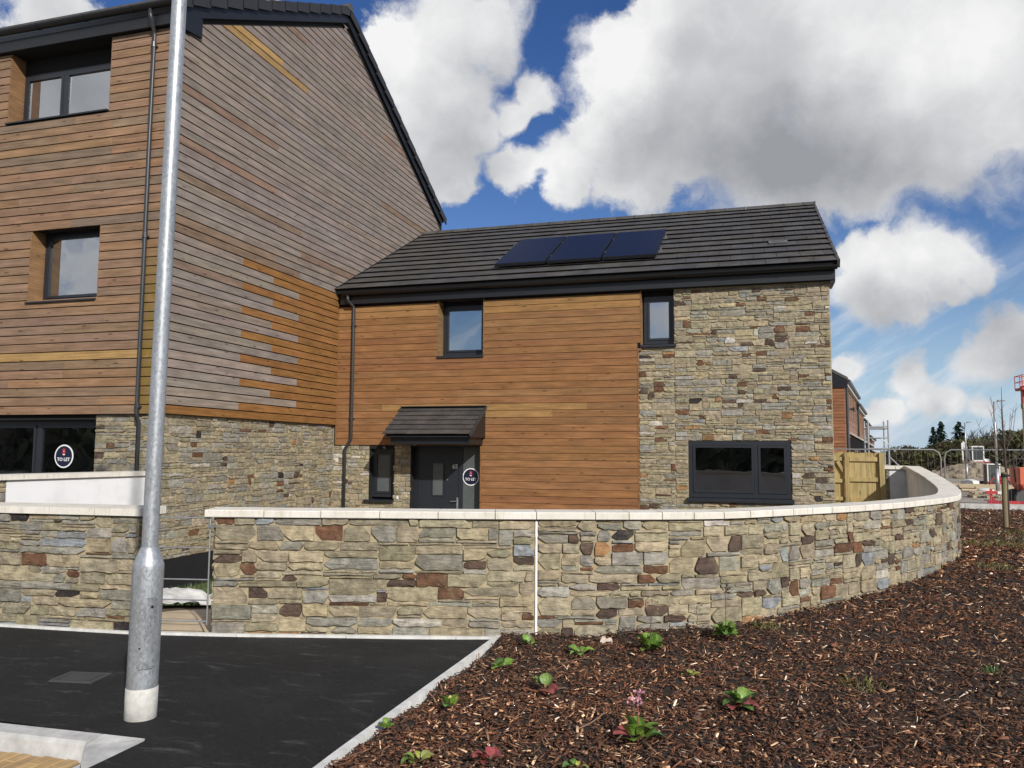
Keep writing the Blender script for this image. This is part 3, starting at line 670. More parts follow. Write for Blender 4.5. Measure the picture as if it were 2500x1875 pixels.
def garden():
    mb = MB(); xs = np.linspace(-16, 3.0, 77); ys = np.linspace(5.80, 17.0, 57); idx = {}
    def gz(x, y): return -0.015 - 0.50 * sm(y, 6.1, 10.2) - 0.10 * sm(-x, 6.4, 7.6) * sm(y, 6.6, 8.5)
    for j, y in enumerate(ys):
        for i, x in enumerate(xs): idx[i, j] = len(mb.v); mb.v.append((float(x), float(y), gz(x, y)))
    pf, gf = [], []
    mp = MB(); mp.v = list(mb.v)
    for j in range(len(ys) - 1):
        for i in range(len(xs) - 1):
            cx, cy = xs[i] + .12, ys[j] + .1
            if cy < 6.3 and cx > -4.3: continue
            if not inside_wall(cx, cy) and cx > -4.4: continue
            f = (idx[i, j], idx[i + 1, j], idx[i + 1, j + 1], idx[i, j + 1])
            if -5.85 < cx < -4.0: mp.f.append(f); mp.c.append((.3, .3, .3))
            else: mb.f.append(f); mb.c.append((.3, .3, .3))
    mb.build('garden_soil', GARDEN, kind='structure', smooth=True, origin=(0, 0, 0)); mp.build('path', PATH, kind='structure', smooth=True, origin=(0, 0, 0))
    # rough grass at the foot of the left house
    rng = random.Random(3); g = MB()
    for k in range(9000):
        x, y = rng.uniform(-8.55, -6.5), rng.uniform(8.2, 12.5)
        if rng.random() > 0.85: continue
        z = gz(x, y); h = rng.uniform(.05, .13); a = rng.uniform(0, 6.28); dx, dy = math.cos(a) * .006, math.sin(a) * .006; lx, ly = rng.uniform(-.04, .04), rng.uniform(-.04, .04)
        g.face([(x - dx, y - dy, z), (x + dx, y + dy, z), (x + lx, y + ly, z + h)], jit((0.055, 0.095, 0.022), .3, rng))
    tag(g.build('rough_grass', GRASS, kind='stuff'), 'rough green grass below the left house wall', 'grass')
    # crumpled white sheeting beside the path
    s = MB(); n, m = 16, 26; ii = {}
    def spt(t, q):
        x = -5.90 - .60 * (1 - t) - .10 * q; y = 7.0 + 1.9 * q + .1 * t
        # a long roll of folded sheet: high in the middle
        hgt = .24 * math.sin(math.pi * min(max(t, .03), .97)) ** .6
        w = 0.05 * mnoise.noise((x * 6, y * 4, 1)) + 0.03 * mnoise.noise((x * 15, y * 11, 5))
        return (x + w * .6, y, gz(x, y) + hgt * (0.75 + .5 * mnoise.noise((q * 4, 2, t))) + w)
    for i in range(n + 1):
        for j in range(m + 1): ii[i, j] = len(s.v); s.v.append(spt(i / n, j / m))
    for i in range(n):
        for j in range(m): s.f.append((ii[i, j], ii[i + 1, j], ii[i + 1, j + 1], ii[i, j + 1])); s.c.append((.6, .6, .6))
    tag(s.build('sheeting', SHEET, smooth=True), 'crumpled off-white sheeting lying beside the path behind the metal gate', 'sheeting')
garden()

# ================================================================== GARDEN WALLS
rngW = random.Random(21)
JOINT_U = float(WSA[int(np.argmin(abs(WXY[:, 0] + 1.775)))])
def right_wall():
    t = thing('garden_wall', 'long curved stone garden wall with pale coping sweeping round to the right', 'garden wall', (-1.77, 6.71, 0))
    # core with rendered inner face and end
    mo, mi = MB(), MB(); us = np.arange(0, WL + .01, 0.06); us[-1] = WL
    for a, b in zip(us, us[1:]):
        mo.face([wfn(a, -.15, 0), wfn(b, -.15, 0), wfn(b, .998, 0), wfn(a, .998, 0)])
        mi.face([wfn(b, -.8, -.19), wfn(a, -.8, -.19), wfn(a, .998, -.19), wfn(b, .998, -.19)])
    mo.face([wfn(0, -.15, 0), wfn(0, .998, 0), wfn(0, .998, -.19), wfn(0, -.15, -.19)])
    mo.build('mortar_bed', MORTAR, t); mi.build('rendered_face', RENDER, t, smooth=True)
    front = {'olive': 50, 'grey': 24, 'blue': 5, 'buff': 8, 'rust': 17, 'brown': 15, 'dark': 1.2, 'ochre': 4, 'pale': 1.5}
    items = []
    for (a, b, hs, ws, cp) in ((0.0, JOINT_U - .008, [.025, .035, .05, .065, .08, .095, .11, .125], (.11, .58, .26), 0.38), (JOINT_U + .012, WL - 0.3, [.025, .035, .05, .065, .08, .10, .12, .14], (.09, .44, .21), 0.36)):
        rects = pack(b - a, 1.05, rngW, hs, ws)
        rects = [(u0 + a, u1 + a, v0 - .052, v1 - .052) for u0, u1, v0, v1 in rects]
        def cull(u0, u1, v0, v1):
            x, y, _, _ = wpos((u0 + u1) / 2); return v1 + wlift((u0 + u1) / 2) < bed_z(x, y) - 0.03 if x > -2 else v1 < -.02
        items += stone_items(rects, wfn, rngW, front, cp, cull)
    # quoins on the end by the gate
    rects = pack(.27, 1.0, rngW, [.05, .08, .10], (.1, .27, .2))
    items += stone_items(rects, lambda u, v, d: (wpos(0)[0] + wpos(0)[2] * -u - .95 * d, wpos(0)[1] + wpos(0)[3] * -u + -.2 * d, v), rngW, front, .2)
    stones(items, t, 300)
    mb = MB()                                                             # white mastic movement joint
    for k in range(14): 
        v0, v1 = -.05 + k * .075, -.05 + (k + 1) * .075; w0 = .009 + .003 * mnoise.noise((0, 0, k * 1.3)); mb.obox(wfn, JOINT_U - w0 + .002, JOINT_U + w0 + .002, v0, min(v1, .985), -.02, .012)
    mb.build('movement_joint', SIGNW, t)
    # coping stones
    u = -0.085; k = 0
    while u < WL - .05:
        L = (0.50 if u < JOINT_U + .1 else 0.285) * rngW.uniform(.97, 1.03)
        if u < JOINT_U - .25 and u + L > JOINT_U - .1: L = JOINT_U - u
        e = min(u + L, WL); mb = MB(); g = 0.0035; dz = rngW.uniform(-.002, .002)
        ss = np.linspace(u + g, e - g, 3 if L < .4 else 4)
        ring = lambda s_: [wfn(s_, 1.0, -.225), wfn(s_, 1.0, .042), wfn(s_, 1.004 + dz, .046), wfn(s_, 1.055 + dz, .046), wfn(s_, 1.062 + dz, .040), wfn(s_, 1.068 + dz, -.222), wfn(s_, 1.062 + dz, -.228)]
        for q in range(len(ss) - 1): mb.hull(ring(ss[q]), ring(ss[q + 1]), None, (q == 0, q == len(ss) - 2))
        mb.build('coping_stone', COPE, t); u = e; k += 1
    mb = MB(); us = np.arange(-.08, WL - .01, .1)
    for a, b in zip(us, us[1:]): mb.hull([wfn(a, .998, -.21), wfn(a, .998, .030), wfn(a, 1.058, .030), wfn(a, 1.058, -.21)], [wfn(b, .998, -.21), wfn(b, .998, .030), wfn(b, 1.058, .030), wfn(b, 1.058, -.21)])
    mb.build('coping_joint', MORTAR, t)
    # short return at the far end: white render with a stone end
    r = MB(); r.box(2.60, 2.93, 17.0, 17.25, -.8, 1.283); r.build('rendered_face', RENDER, t)
    r = MB(); r.box(2.532, 2.597, 17.01, 17.25, -.8, 1.283); r.build('mortar_bed', MORTAR, t)
    rs = pack(.068, 1.3, rngW, [.05, .08, .10], (.068, .07, .068)); its = stone_items(rs, lambda u, v, d: (2.532 + u, 17.008 - d, v), rngW, {'grey': 3, 'olive': 2}, .1)
    mb = MB(); [b(mb) for _, b in its]; mb.build('stone', STONE, t)
    for a, b in ((2.50, 2.70), (2.706, 2.95)): mb = MB(); mb.box(a, b, 16.955, 17.30, 1.285, 1.352); mb.build('coping_stone', COPE, t)
right_wall()

def left_wall():
    t = thing('garden_wall', 'straight low stone garden wall with pale coping behind the lamp post', 'garden wall', (-6.5, 5.69, 0))
    A, B = Vector(LW0), Vector(LW1); L = (B - A).length; d_ = (B - A).normalized(); n_ = Vector((d_.y, -d_.x))
    fn = lambda u, v, d: (A.x + d_.x * u + n_.x * d, A.y + d_.y * u + n_.y * d, v)
    fe = lambda u, v, d: (B.x - n_.x * u + d_.x * d, B.y - n_.y * u + d_.y * d, v)      # end face by the gate
    mb = MB(); mb.obox(fn, 0, L, -.15, .998, -.19, 0); mb.build('mortar_bed', MORTAR, t)
    pal = {'olive': 46, 'grey': 30, 'blue': 8, 'buff': 6, 'rust': 3, 'brown': 4, 'dark': 6, 'ochre': 2}
    rng = random.Random(8); rects = pack(L, 1.02, rng, [.025, .035, .05, .065, .08, .10, .125, .145], (.10, .56, .26)); rects = [(a, b, c - .025, d - .025) for a, b, c, d in rects]
    items = stone_items(rects, fn, rng, pal, .28)
    items += stone_items(pack(.27, 1.0, rng, [.06, .09], (.1, .27, .2)), fe, rng, pal, .15)
    stones(items, t, 260)
    u = L + .05
    while u > 0:
        w = .46; mb = MB(); a = max(u - w, 0); mb.hull([fn(a + .004, 1.0, -.315), fn(u - .004, 1.0, -.315), fn(u - .004, 1.0, .046), fn(a + .004, 1.0, .046)], [fn(a + .004, 1.068, -.312), fn(u - .004, 1.068, -.312), fn(u - .004, 1.062, .044), fn(a + .004, 1.062, .044)]); mb.build('coping_stone', COPE, t); u = a - 1e-6
    mb = MB(); mb.obox(fn, 0, L + .04, .998, 1.056, -.30, .030); mb.build('coping_joint', MORTAR, t)
left_wall()

def side_wall():
    t = thing('rendered_wall', 'white rendered side wall with pale coping running back to the left house', 'garden wall', (-8.78, 8.9, 0))
    A, B = Vector((-9.06, 5.62)), Vector((-8.63, 10.08)); L = (B - A).length; d_ = (B - A).normalized(); n_ = Vector((d_.y, -d_.x))
    fn = lambda u, v, d: (A.x + d_.x * u + n_.x * d, A.y + d_.y * u + n_.y * d, v)
    us = 2.15                                                             # stone-faced up to here, then render
    mb = MB(); mb.obox(fn, us, L, -1.0, 1.186, -.26, .012); mb.build('rendered_face', RENDER, t)
    mb = MB(); mb.obox(fn, 0.2, us - .002, -1.0, 1.186, -.26, 0); mb.build('mortar_bed', MORTAR, t)
    rng = random.Random(12); rects = pack(us - .2, 1.3, rng, [.05, .07, .09, .11], (.1, .4, .22)); rects = [(a + .2, b + .2, c - .115, d - .115) for a, b, c, d in rects]
    stones(stone_items(rects, fn, rng, {'olive': 5, 'grey': 3, 'brown': .6, 'rust': .4}, .25), t, 90)
    u = 0.2
    while u < L - .02:
        e = min(u + .62, L); mb = MB(); mb.hull([fn(u + .004, 1.188, -.30), fn(e - .004, 1.188, -.30), fn(e - .004, 1.188, .05), fn(u + .004, 1.188, .05)], [fn(u + .004, 1.252, -.30), fn(e - .004, 1.252, -.30), fn(e - .004, 1.248, .048), fn(u + .004, 1.248, .048)]); mb.build('coping_stone', COPE, t); u = e
    mb = MB(); mb.obox(fn, .2, L, 1.187, 1.244, -.28, .036); mb.build('coping_joint', MORTAR, t)
side_wall()

def metal_gate():
    t = thing('metal_gate', 'thin galvanised wire gate closing the gap between the two stone walls', 'gate', (-4.8, 5.88, 0))
    a, b = Vector((-5.07, 5.812)), Vector((-4.475, 5.935)); mb = MB()
    P = lambda k, z: (a.x + (b.x - a.x) * k, a.y + (b.y - a.y) * k, z)
    for k in (0, 1): mb = MB(); mb.tube([P(k, .085), P(k, 1.0)], .007, 6); mb.build('stile', STEEL, t)
    for z in (.99, .735, .465, .292, .115): mb = MB(); mb.tube([P(0, z), P(1, z)], .0065, 6); mb.build('rail', STEEL, t)
    mb = MB(); mb.box(b.x - .012, b.x + .05, b.y - .02, b.y + .02, .91, .935); mb.build('hinge', STEEL, t)
metal_gate()

# ================================================================== WINDOWS (all in walls that face the street)
def ring(mb, xl, xr, zb, zt, w, y0, y1, col=None):
    mb.box(xl, xl + w, y0, y1, zb, zt, col); mb.box(xr - w, xr, y0, y1, zb, zt, col); mb.box(xl + w, xr - w, y0, y1, zb, zb + w, col); mb.box(xl + w, xr - w, y0, y1, zt - w, zt, col)
def window(house, xl, xr, zb, zt, yf, mull=(), sill=None, glass=GLASS, fw=0.065, room=True, sash=True, wall_y=None, label=None):
    """frame front at yf; the opening runs from xl to xr; parts: window > sash, pane, sill"""
    mb = MB(); ring(mb, xl, xr, zb, zt, fw, yf, yf + .075)
    xs = [xl + fw, *mull, xr - fw]
    for m_ in mull: mb.box(m_ - .035, m_ + .035, yf, yf + .075, zb + fw, zt - fw)
    win = mb.build('window', ANTH, house)
    if label: win['label'] = label
    cells = []; prev = xl + fw
    for m_ in mull: cells.append((prev, m_ - .035)); prev = m_ + .035
    cells.append((prev, xr - fw))
    for a, b in cells:
        s = 0.0
        if sash:
            s = .042; mb = MB(); ring(mb, a + .003, b - .003, zb + fw + .003, zt - fw - .003, s, yf - .014, yf + .05); mb.build('sash', ANTH, win)
        mb = MB(); q = s + .003; y = yf + .018; mb.face([(a + q, y, zb + fw + q), (b - q, y, zb + fw + q), (b - q, y, zt - fw - q), (a + q, y, zt - fw - q)]); mb.build('pane', glass, win)
    if sill:
        sx0, sx1, sz0, sz1, sy0 = sill; mb = MB(); mb.hull([(sx0, sy0, sz0), (sx1, sy0, sz0), (sx1, yf + .02, sz0), (sx0, yf + .02, sz0)], [(sx0, sy0, sz1 - .012), (sx1, sy0, sz1 - .012), (sx1, yf + .02, sz1), (sx0, yf + .02, sz1)]); mb.build('sill', ANTH, win)
    if room:
        mb = MB(); x0, x1, z0, z1, y0, y1 = xl - .5, xr + .5, zb - .8, zt + .25, yf + .26, yf + 3.0
        P = [(x0, y1, z0), (x1, y1, z0), (x1, y1, z1), (x0, y1, z1)]; Q = [(x0, y0, z0), (x1, y0, z0), (x1, y0, z1), (x0, y0, z1)]
        mb.face(P); [mb.face([P[i], P[(i + 1) % 4], Q[(i + 1) % 4], Q[i]]) for i in range(4)]
        # inner reveal of the opening
        r0 = [(xl + .03, yf + .076, zb + .03), (xr - .03, yf + .076, zb + .03), (xr - .03, yf + .076, zt - .03), (xl + .03, yf + .076, zt - .03)]; r1 = [(p[0], y0, p[2]) for p in r0]
        [mb.face([r0[i], r0[(i + 1) % 4], r1[(i + 1) % 4], r1[i]]) for i in range(4)]
        [mb.face([r1[i], r1[(i + 1) % 4], Q[(i + 1) % 4], Q[i]]) for i in range(4)]
        mb.build('room_lining', ROOM, win)
    return win
def reveal(house, xl, xr, zb, zt, y0, y1, rng, col, sides='LR'):
    for s, x0, x1 in (('L', xl - .022, xl - .001), ('R', xr + .001, xr + .022)):
        if s in sides: mb = MB(); mb.box(x0, x1, y0, y1, zb, zt, jit(col, .1, rng)); mb.build('reveal_board', WOOD, house)

def board(fn, u0b, u1b, u0t, u1t, v0, v1, col, gap, th=0.021, d0=0.0):
    """one shiplap board with a chamfered upper edge and a shadow gap above"""
    mb = MB(); g = .0012
    pr = [(v0, d0), (v0, d0 + th - .002), (v0 + .002, d0 + th), (v1 - gap - .006, d0 + th), (v1 - gap, d0 + th - .006), (v1 - gap, d0)]
    U = lambda ub, ut, v: ub + (ut - ub) * (v - v0) / (v1 - v0)
    mb.hull([fn(U(u0b, u0t, v) + g, v, d) for v, d in pr], [fn(U(u1b, u1t, v) - g, v, d) for v, d in pr], col); return mb

# ================================================================== LEFT HOUSE (three storeys, gable to the street side)
XG, YF, YL = -8.59, 15.5, 10.05; PIT = 0.1434; SLOPE = 0.5227
HL = thing('gable_house', 'tall three-storey house clad in weathered timber with a steep side gable', 'house', (-11.5, 13, 0))
rngH = random.Random(33)
GREY = (0.222, 0.184, 0.158); BROWN = (0.232, 0.143, 0.089); GOLD = (0.345, 0.215, 0.085); FRESH = (0.235, 0.112, 0.036)
def gable_house():
    fx = lambda u, v, d: (u, YL - d, v); fg = lambda u, v, d: (XG + d, u, v)
    W1 = (-11.86, -9.79, 7.03, 8.24); W2 = (-11.21, -9.84, 3.95, 5.175); W3 = (-14.0, -9.79, .75, 2.12)
    # structural walls behind the cladding
    mb = MB(); panel(mb, fx, -16, XG, 2.12, 8.4, [W1, W2]); panel(mb, fx, -16, XG, -1, 2.12, [W3], -.06); mb.build('front_wall', BACK, HL)
    mb = MB(); panel(mb, fg, YL, YF + 6, 2.125, 8.5, ()); mb.face([fg(YL, 8.5, 0), fg(YF + 6, 8.5, 0), fg(YF, 11.16, 0)]); mb.build('gable_wall', BACK, HL)
    mb = MB(); panel(mb, lambda u, v, d: (XG - .06 + d, u, v), YL + .06, YF + .1, -.108, 2.13); mb.face([(XG - .2, YL + .02, 2.125), (XG + .001, YL + .02, 2.125), (XG + .001, YF, 2.125), (XG - .2, YF, 2.125)]); mb.build('mortar_bed', MORTAR, HL)
    mb = MB(); mb.box(XG - .4, XG - .052, YL + .05, YF - .01, -1.2, -.112); mb.build('plinth', BLACK, HL)
    mb = MB(); panel(mb, lambda u, v, d: (u, YL + .058 - d, v), -16, XG - .06, -.108, 2.115, [W3]); mb.build('mortar_bed', MORTAR, HL)
    # front boards
    v = 2.12; r = 0
    while v < 8.22:
        v1 = min(v + PIT, 8.245); um = (v + v1) / 2; spans = [(-13.2, XG)]
        for h in (W1, W2):
            if h[2] - .02 < um < h[3] + .0: spans = [s for a, b in spans for s in ((a, h[0] - .022), (h[1] + .022, b)) if s[1] - s[0] > .05]
        for a, b in spans:
            cuts = [a]
            if b - a > 2.4: cuts.append(-10.42 + rngH.choice([-.35, -.02, 0, .02, .75, -1.1]))
            cuts.append(b)
            for c, d in zip(cuts, cuts[1:]):
                t = (v - 2.1) / 6.1; col = jit(rngH.choice([BROWN, BROWN, (0.248, 0.148, 0.084), (0.208, 0.138, 0.092), (0.220, 0.141, 0.088)]), .06, rngH)
                if 5.1 < v < 7.0 and rngH.random() < .35: col = jit((0.195, 0.14, 0.098), .1, rngH)
                if abs(v - (2.12 + 6 * PIT)) < .01: col = GOLD
                board(fx, c, d, c, d, v, v1, col, .0145, .024).build('board', WOODA, HL)
        v += PIT; r += 1
    # gable boards
    v = 2.13; r = 0; A_, B_, C_ = 12.0, 12.945, 13.85
    while v < 11.06:
        v1 = v + PIT; y0 = lambda z: max(YL, 10.577 + (z - 8.53) / 0.5172 - .05) if z > 8.24 else YL
        y1 = lambda z: min(YF + (11.06 - z) / 0.5172, 21.3)
        if v > 5.03: end = min(y1(v), 15.25 + (v - 5.03) / 0.52 + 0.7); endt = min(y1(v1), end + PIT / .52) if end < y1(v) - .3 else y1(v1)
        else: end = endt = YF - .005
        cyc = (r - 1) % 3; J = (A_, C_, B_)[cyc]
        if r == 0: segs = [(y0(v), end, FRESH)]
        elif r <= 19: segs = [(YL, J, GREY)] + ([(J, C_, FRESH), (C_, end, FRESH)] if J < C_ - .1 and rngH.random() < .4 else [(J, end, FRESH)])
        else:
            cuts = sorted({J if rngH.random() < .75 else rngH.choice([A_, B_, C_]), *( [J + 3.6] if end > J + 4.2 else [] ), *( [11.0] if rngH.random() < .12 else [] )}); cuts = [c for c in cuts if y0(v) + .3 < c < end - .2]
            cs = [y0(v), *cuts, end]; segs = [(a, b, GREY) for a, b in zip(cs, cs[1:])]
        gi_ = round((v - 2.13) / PIT)
        if gi_ == 47 or gi_ == 48:
            J2 = 13.92 if gi_ == 47 else 13.02; segs = [(y0(v), J2, GOLD), (J2, end, GREY)]
        for a, b, c in segs:
            if b - a < .03: continue
            first = a == segs[0][0]; last = b == segs[-1][1]
            cc = jit(c, .07 if c == GREY else .10, rngH)
            if c == GREY and rngH.random() < .08: cc = jit((0.205, 0.140, 0.100), .1, rngH)
            if c == GREY and v < 3.2: cc = tuple(x * 1.12 for x in cc)
            board(fg, a, b, y0(v1) if first else a, endt if last else b, v, v1, cc, .0175, .025).build('board', WOOD, HL)
        v = v1; r += 1
    mb = MB(); mb.box(XG - .002, XG + .019, YL - .021, YL - .0005, 2.125, 8.24, jit(BROWN, .05, rngH)); mb.build('corner_trim', WOOD, HL)
    # stonework below
    wl = {'olive': 50, 'grey': 24, 'buff': 10, 'brown': 5, 'rust': 3.5, 'pale': 3, 'dark': 1, 'ochre': 2}
    fgs = lambda u, v, d: (XG - .06 + .0 + d, u, v)
    rects = pack(YF - YL - .07, 2.23, rngH, [.035, .05, .065, .08, .095, .11, .125], (.13, .62, .30)); it = stone_items([(a + YL + .06, b + YL + .06, c - .107, d - .107) for a, b, c, d in rects], fgs, rngH, wl, .28)
    ffs = lambda u, v, d: (u, YL + .058 - d, v)
    rects = pack(W3[1] * -1 - -XG * 1 - .06, 2.2, rngH, [.05, .07, .09, .11], (.12, .5, .3)); it += stone_items([(a + W3[1], b + W3[1], c - .10, d - .10) for a, b, c, d in rects], ffs, rngH, wl, .25)
    stones(it, HL, 300)
    # windows
    col = (0.215, 0.120, 0.055)
    window(HL, W1[0], W1[1], 7.06, 7.98, YL + .26, [-10.98], (W1[0] - .03, W1[1] + .0, 7.00, 7.035, YL - .06)); reveal(HL, W1[0], W1[1], 7.03, 8.24, YL - .012, YL + .27, rngH, col)
    mb = MB(); mb.box(W1[0], W1[1], YL + .26, YL + .30, 7.985, 8.24); mb.build('window_header', BLACK, HL)
    window(HL, W2[0], W2[1], 3.985, 5.15, YL + .26, [], (W2[0] - .03, W2[1] + .0, 3.925, 3.96, YL - .06)); reveal(HL, W2[0], W2[1], 3.95, 5.175, YL - .012, YL + .27, rngH, col)
    mb = MB(); mb.box(W2[0], W2[1], YL - .01, YL + .26, 5.152, 5.172); mb.build('window_header', BACK, HL)
    window(HL, -13.2, W3[1], .80, 2.03, YL + .22, [-12.2, -11.10], None, GLASSG, .07)
    mb = MB(); mb.box(-14, W3[1], YL + .05, YL + .30, 2.035, 2.115); mb.build('window_header', BACK, HL)
    # eaves, gutter
    mb = MB(); mb.box(-16, XG + .04, YL - .11, YL - .085, 8.24, 8.43); mb.build('fascia', FASC, HL)
    mb = MB(); mb.box(-16, XG + .04, YL - .084, YL + .30, 8.246, 8.262); mb.build('soffit', BLACK, HL)
    def gutter(x0, x1, yc, zc, r, house):
        mb = MB(); n = 10; pr = [(yc + r * math.cos(math.pi * (1 + k / n)), zc + r * math.sin(math.pi * (1 + k / n))) for k in range(n + 1)]; pi = [(yc + (r - .006) * math.cos(math.pi * (1 + k / n)), zc + (r - .006) * math.sin(math.pi * (1 + k / n))) for k in range(n + 1)][::-1]
        q = pr + pi; mb.hull([(x0, a, b) for a, b in q], [(x1, a, b) for a, b in q]); 
        for x in (x0, x1 - .006): mb.hull([(x, a, b) for a, b in pr], [(x + .006, a, b) for a, b in pr])
        g = mb.build('gutter', GUTTER, house)
        x = x0 + .5
        while x < x1 - .2:
            b_ = MB(); pb = [(yc + (r + .006) * math.cos(math.pi * (1 + k / n)), zc + (r + .006) * math.sin(math.pi * (1 + k / n))) for k in range(n + 1)]
            b_.hull([(x, a, b) for a, b in pb], [(x + .04, a, b) for a, b in pb]); b_.build('gutter_bracket', GUTTER, g); x += .95
    gable_house.gutter = gutter
    gutter(-14.5, XG + .11, YL - .185, 8.55, .075, HL)
    # roof: slopes, verge caps, barge boards, ridge
    zs = lambda y: 8.66 + (y - 9.95) * SLOPE
    apex = (YF, zs(YF))
    for nm, ya, yb in (('front', 9.86, YF), ('back', 21.6, YF)):
        s = 1 if ya < yb else -1; mb = MB(); Z = lambda y: apex[1] - abs(YF - y) * SLOPE
        mb.hull([(-16, ya, Z(ya) - .05), (XG + .02, ya, Z(ya) - .05), (XG + .02, yb, Z(yb) - .05), (-16, yb, Z(yb) - .05)], [(-16, ya, Z(ya) + .02), (XG + .02, ya, Z(ya) + .02), (XG + .02, yb, Z(yb) + .02), (-16, yb, Z(yb) + .02)]); mb.build('roof_slope', TILE, HL)
        mb = MB(); y0_ = ya + s * .25; xb = XG + .026
        pr = [(y0_, Z(y0_) - .33), (yb, Z(yb) - .33), (yb, Z(yb) - .12), (y0_, Z(y0_) - .12)]
        mb.hull([(xb, y, z) for y, z in pr], [(xb + .034, y, z) for y, z in pr]); mb.build('bargeboard', FASC, HL)
        L = (yb - ya) / 13.0
        for k in range(13):
            a, b = ya + L * k, ya + L * (k + 1) + L * .04; dz = .028
            mb = MB(); x0, x1 = XG - .12, XG + .115
            pr = [(a, Z(a) - .14 + dz), (b, Z(b) - .16), (b, Z(b) + .045), (a, Z(a) + .045 + dz)]
            mb.hull([(x1 - .03, y, z) for y, z in pr], [(x1, y, z) for y, z in pr]); pt = [(a, Z(a) + .024 + dz), (b, Z(b) + .024), (b, Z(b) + .045), (a, Z(a) + .045 + dz)]
            mb.hull([(x0, y, z) for y, z in pt], [(x1 - .031, y, z) for y, z in pt]); mb.build('verge_tile', VERGE, HL)
    for k in range(17):
        x = XG + .13 - .45 * (k + 1); mb = MB(); pr = [(YF + .13 * math.cos(math.pi * i / 8), apex[1] - .06 + .17 * math.sin(math.pi * i / 8)) for i in range(9)]
        mb.hull([(x, y, z) for y, z in pr], [(x + .445, y, z) for y, z in pr]); mb.build('ridge_tile', TILE, HL)
    # boxed end of the eaves on the gable
    mb = MB(); pr = [(YL - .11, 8.235), (YL + .56, 8.33), (YL + .56, 8.66), (YL - .11, 8.42)]; mb.hull([(XG + .026, y, z) for y, z in pr], [(XG + .075, y, z) for y, z in pr]); mb.build('eaves_box', FASC, HL)
gable_house()

def downpipe(house, pts, r=.034, clips=(), yw=0):
    mb = MB(); mb.tube(pts, r, 12); p = mb.build('downpipe', PIPE, house, smooth=True)
    for z, x in clips:
        c = MB(); c.lathe([(r + .001, z - .04), (r + .009, z - .035), (r + .009, z + .0), (r + .004, z + .004), (r + .004, z + .05), (r + .001, z + .055)], x, yw, 12); c.box(x - .012, x + .055, yw - .005, yw + .055, z - .03, z - .005); c.build('pipe_clip', PIPE, p)
yp = YL - .065
downpipe(HL, [(-8.90, YL - .185, 8.48), (-8.90, YL - .185, 8.36), (-8.90, YL - .17, 8.32), (-8.915, yp - .01, 8.20), (-8.92, yp, 8.12), (-8.92, yp, 6.5), (-8.92, yp, 4.5), (-8.92, yp, 2.14), (-8.92, yp + .0, 2.06), (-8.92, yp + .05, 1.98), (-8.92, yp + .05, -.3)], .034, [(7.95, -8.92), (4.88, -8.92), (2.24, -8.92)], yp)

